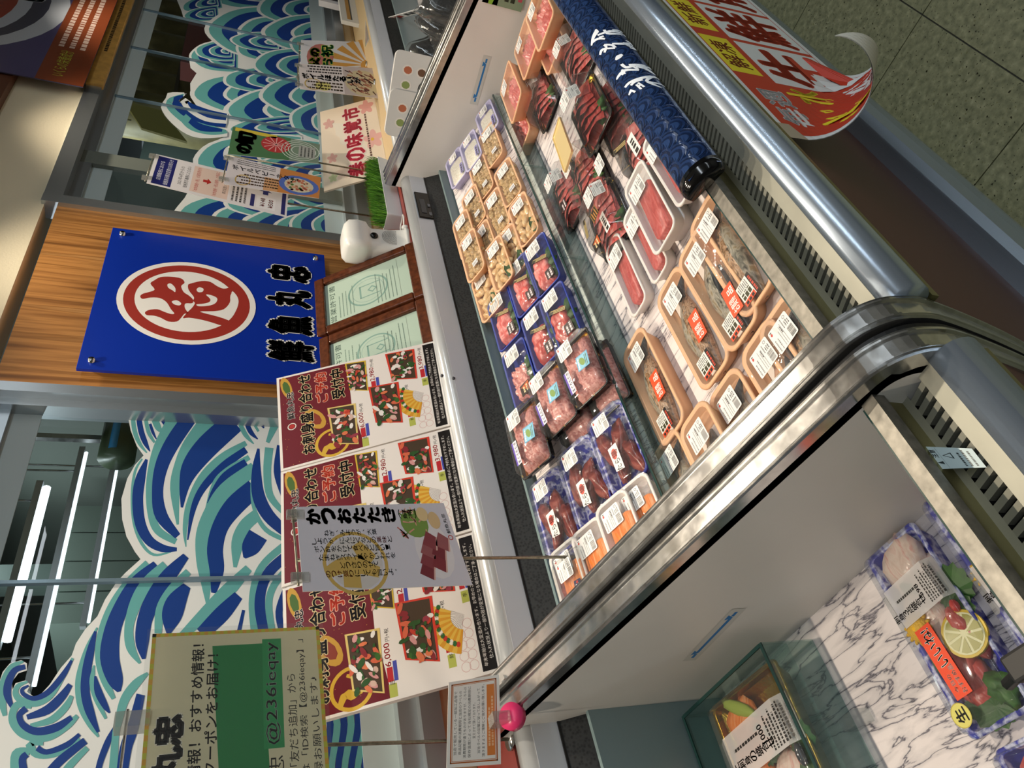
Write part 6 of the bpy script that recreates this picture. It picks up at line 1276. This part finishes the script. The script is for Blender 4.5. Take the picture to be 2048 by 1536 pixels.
c.rect(0, 0, WP, HP, '#d9d6cc', 0, 90, 24); mk('poster_sheet', c.mesh('poster_sheet', lambda a, b_, l: sheet(a, b_, -.0010), 1e-5, .6), t)
c = Canvas(WP, HP); c.rect(0, 0, WP, HP, '#d5d8d8', 0, 90, 24); c.rect(WP/90, HP/24, WP*89/90, HP*23/24, RD, 1, 88, 22)
c.text('毎週', .05, .215, '#d5d8d8', 3, h=.055, w=.13, bold=.035); c.text('火・水', .03, .115, '#dfcf2a', 3, h=.085, w=.18, bold=.05); c.text('限定!', .06, .02, '#d5d8d8', 3, h=.07, w=.14, bold=.035)
for i, (ch, x0) in enumerate((('生', .22), ('鮮', .42), ('魚', .62), ('市', .82))):
    c.rect(x0, .015, x0+.185, .205, '#d5d8d8', 2, 6, 6); c.text(ch, x0+.0925, .11, RD, 3, h=.155, w=.155, bold=.035, al='c')
for i, (s_, x0) in enumerate((('解凍', .24), ('新鮮', .44), ('特選', .66))): c.rect(x0, .22, x0+.165, .285, '#dfcf2a', 2, 4, 3); c.text(s_, x0+.082, .252, '#8a3a14', 3, h=.045, w=.12, bold=.02, al='c')
mk('poster_print', c.mesh('poster_print', sheet, 1.2e-4, .5), t)
MB().add([sheet(a, b_, .0012) for a, b_ in ((-.004, .265), (.045, .275), (.045, .304), (-.004, .304))], [(0, 1, 2, 3)], mat('#a89c88', .4)).obj('tape', t)

# ---- caution sticker on the left case grille
a, b_ = P(1838, 890, 'z', .861), P(1975, 935, 'z', .861)
pz = .8585; cc_ = [P(*p, 'z', pz) for p in ((1882, 938), (1846, 893), (1945, 897), (1975, 935))]
t = thing('caution_sticker', 'pale blue caution sticker with warning triangle on the intake grille', 'sticker', (cc_[0]+cc_[2])/2); o = t.location
c = Canvas(.06, .07); W, H = c.w, c.h; c.rect(0, 0, W, H, '#b4c6c8', 0); c.rect(.002, H*.76, W-.002, H*.765, '#3a4a4c', 1); c.text('注意', W*.68, H*.88, '#1c2426', 1, h=H*.14, w=W*.36, al='c', bold=.02); c.poly([(W*.2, H*.80), (W*.34, H*.80), (W*.27, H*.95)], '#2a3436', 1); c.poly([(W*.45, H*.5), (W*.75, H*.5), (W*.6, H*.72)], '#2a3436', 1); c.poly([(W*.5, H*.525), (W*.7, H*.525), (W*.6, H*.68)], '#b4c6c8', 2); c.lines(W*.1, H*.08, W*.9, H*.42, 3, '#2a3436', 1, .4, 3)
cs = [p-o for p in cc_]; mk('sticker_print', c.mesh('sticker_print', bil(cs, W, H, 0, .0012), 6e-5, .4), t)
# handle clamp on the left case front glass
p = P(2025, 1340, 'z', .90); t = thing('glass_clamp', 'black clamp gripping the front glass beside the sashimi platters', 'clamp', (p.x, .447, .872)); bevel(MB().bb((-.012, -.035, 0), (.012, .03, .034), BLACK).obj('clamp_body', t), .003)
MB().tube([(0, .02, .017), (0, .06, .0)], .006, BLACK, 8).obj('clamp_screw', t)

# ---- salmon roe poster and wooden price plate on the upper wall
yu = YW-.045
a = P(166, 174, 'y', yu); t = thing('salmon_roe_poster', 'large poster of salmon roe in a pale bowl hung above the right window', 'poster', (a.x+.75, yu, a.z)); W, H = 1.5, .62
c = Canvas(W, H); c.rect(0, 0, W, H, '#4a4670', 0); c.rect(0, 0, W, .155, '#7a3c22', 2); c.ell(.62, .62, .56, .47, '#b8c0cc', 1, 0, 40); c.ell(.62, .64, .52, .42, '#3c3f52', 2, 0, 40); c.ell(.60, .68, .50, .40, '#aeb8c8', 3, 0, 40); c.ell(.60, .70, .47, .37, '#8c3424', 4, 0, 40); rn = random.Random(8)
for i in range(150):
    q_, r = rn.uniform(0, 6.28), rn.random()**.5; x, y = .60+.45*r*math.cos(q_), .70+.35*r*math.sin(q_)
    if y < H: c.ell(x, y, .02, .013, rn.choice(['#a8502c', '#94402a', '#7c2c22']), 5, .9, 9); c.ell(x+.006, y+.004, .006, .003, '#d9c0b0', 6, .9, 6)
c.it = [([(min(max(x, 0), W), min(max(y, 0), H)) for x, y in v], f, cl, ly) for v, f, cl, ly in c.it]
c.text('いくら', .66, .235, '#c4ccd2', 8, h=.12, w=.5, bold=.03, rot=.15, shear=.1); c.text('いくらの栄養成分', .05, .07, '#a9b03a', 8, h=.045, w=.22); c.lines(.30, .03, 1.3, .14, 3, '#c8b0a4', 8, .5, 5)
MB().bb((-W/2, 0, 0), (W/2, .004, H), mat('#3c3a58', .5)).obj('poster_board', t); mk('poster_print', c.mesh('poster_print', flat(c, .0003), 3e-5, .3), t)
a = P(179, 166, 'y', YW-.02); t = thing('wooden_price_plate', 'long light wooden plate with small black lettering under the roe poster', 'plate', (a.x+.7, YW-.02, a.z-.045)); MB().bb((-.7, 0, 0), (.7, .018, .058), mat('#d0a052', .45, 0., 'pale_wood', var=.25, bscale=30)).obj('plate', t)
c = Canvas(1.4, .058); c.lines(.3, .02, 1.1, .045, 1, '#3a2a14', 1, .5, 3); mk('plate_print', c.mesh('plate_print', flat(c, .0004)), t)

# ---- packs, fittings and boards beyond the far partition
def z_at(px, z): return P(*px, 'z', z)
for k, px in enumerate(((815, 215), (840, 165))):
    p = P(*px, 'x', 2.62); t = thing('food_kit_pack', 'white rounded pack with food photos and a round yellow label behind the partition', 'food pack', (2.60+.05*k, p.y+.02*(1-k), .90), (0, 0, R_(-70)), 'white food kit packs')
    MB().prism([(x, 0, z+.09) for x, z, _ in [(v.x, v.y, 0) for v in rrect(.16, .18, .02, 4)]], (0, .02, 0), mat('#d8d6d2', .35)).obj('pack_body', t)
    c = Canvas(.16, .18); c.ell(.045, .05, .036, .036, '#1a140c', 1, 0, 20); c.ell(.045, .05, .032, .032, '#d0932a', 2, 0, 20); c.lines(.022, .03, .068, .07, 2, '#14100a', 3, .8, 5)
    for x, y, cl in ((.1, .13, '#b86a4a'), (.05, .13, '#8a9a5a'), (.1, .08, '#6a4a34')): c.ell(x, y, .018, .02, '#e6e0d8', 1); c.ell(x, y, .013, .015, cl, 2, 0, 9)
    mk('pack_print', c.mesh('pack_print', lambda a, b_, l: Vector((a-.08, -.0005-l, b_))), t)
for k, (px, z) in enumerate((((870, 60), .95), ((880, 15), .97), ((865, 110), .93))):
    p = z_at(px, z); t = thing('seaweed_pack', 'glossy dark seaweed pack in a peach tray beyond the partition', 'seaweed pack', (max(p.x, 2.62), p.y+.0, .7805), (0, 0, R_(10*k)), 'dark seaweed packs')
    MB().loft([rrect(.20, .12, .02, 4, 0), rrect(.23, .15, .02, 4, .05)], FOAM_BEIGE, True, True).obj('tray', t); hh = z-.78
    MB().blob((0, 0, .05), (.1, .065, hh), NORI, 0, .5, k, 16, 9, .04).obj('seaweed', t); MB().blob((0, 0, .052), (.108, .072, hh+.012), LID, 0, .45, k, 16, 9, .045).obj('film_dome', t)
a = P(715, 40, 'y', 1.44); t = thing('white_framed_screen', 'white framed dark display standing on the tan ledge', 'screen', (a.x+.25, 1.44, ZL+.0005)); hh = P(690, 30, 'y', 1.44).z-ZL+.02
for nm, a0, a1 in (('frame', (-.3, 0, 0), (-.27, .02, hh)), ('frame', (.3, 0, 0), (.33, .02, hh)), ('frame', (-.27, 0, 0), (.3, .02, .03)), ('frame', (-.27, 0, hh-.03), (.3, .02, hh))): MB().bb(a0, a1, mat('#d9d9d4', .4)).obj(nm, t)
MB().bb((-.27, .008, .03), (.3, .016, hh-.03), mat('#2a2a2c', .1)).obj('dark_glass', t); MB().bb((-.27, .004, hh-.05), (.3, .008, hh-.03), mat('#c89a5a', .5)).obj('inner_edge', t)
a = P(660, 12, 'y', 1.50); t = thing('black_card_terminal', 'black box device on a white card by the window frame', 'device', (a.x+.12, 1.47, ZL+.0005)); MB().bb((-.16, 0, .0), (.2, .03, a.z-ZL+.06), mat('#d8d6d8', .5)).obj('white_card', t); bevel(MB().bb((-.12, -.03, .08), (.2, 0, a.z-ZL+.05), BLACK).obj('device_body', t), .006)
c = Canvas(.1, .05); c.lines(.005, .005, .095, .045, 2, '#3a2a6a', 1, .7, 4); mk('card_print', c.mesh('card_print', lambda a_, b_, l: Vector((a_-.15, -.0005-l, b_+.02))), t)
b1, b2_ = P(775, 40, 'y', 1.30), P(845, 20, 'y', 1.12); t = thing('strip_sign', 'narrow white strip sign with red and black lettering', 'sign', (b1.x, 1.30, b1.z)); dv = b2_-b1
cs = [Vector((0, 0, .02)), dv+Vector((0, 0, .02)), dv+Vector((0, 0, -.02)), Vector((0, 0, -.02))]; sheet_body(cs, .002, WHITE).obj('strip', t); c = Canvas(.3, .04); c.lines(.01, .006, .14, .034, 1, '#a83a34', 1, .8, 3); c.lines(.16, .006, .29, .034, 1, '#2a2a2a', 1, .8, 5); mk('strip_print', c.mesh('strip_print', bil(cs, .3, .04, 0, .0006)), t)
MB().tube([(0, 0, 0), (0, .05, ZL-b1.z)], .003, ROD, 6).obj('stand_rod', t)
cs0 = [P(730, 95, 'y', 1.345), P(775, 50, 'y', 1.345), P(800, 60, 'y', 1.345), P(796, 92, 'y', 1.345)]
for p in cs0: p.z = max(p.z, ZL+.001)
cs0 =[cs0[0], cs0[1], Vector((cs0[2].x, 1.345, ZL+.001)), Vector((cs0[3].x, 1.345, ZL+.001))]; o = (cs0[2]+cs0[3])/2; t = thing('text_board', 'slanted white board with lines of red and black text on the tan ledge', 'board', o); cs = [p-o for p in cs0]; sheet_body(cs, .003, WHITE).obj('board_back', t)
c = Canvas(.3, .25); c.rect(0, 0, .3, .25, '#dcd8d0', 0); c.lines(.02, .02, .28, .12, 5, '#2a2420', 1, .5, 3); c.lines(.02, .13, .28, .2, 3, '#b03a32', 1, .5, 4); c.rect(0, .215, .3, .25, '#b8b070', 1); mk('board_print', c.mesh('board_print', bil(cs, .3, .25, 0, .0005)), t)
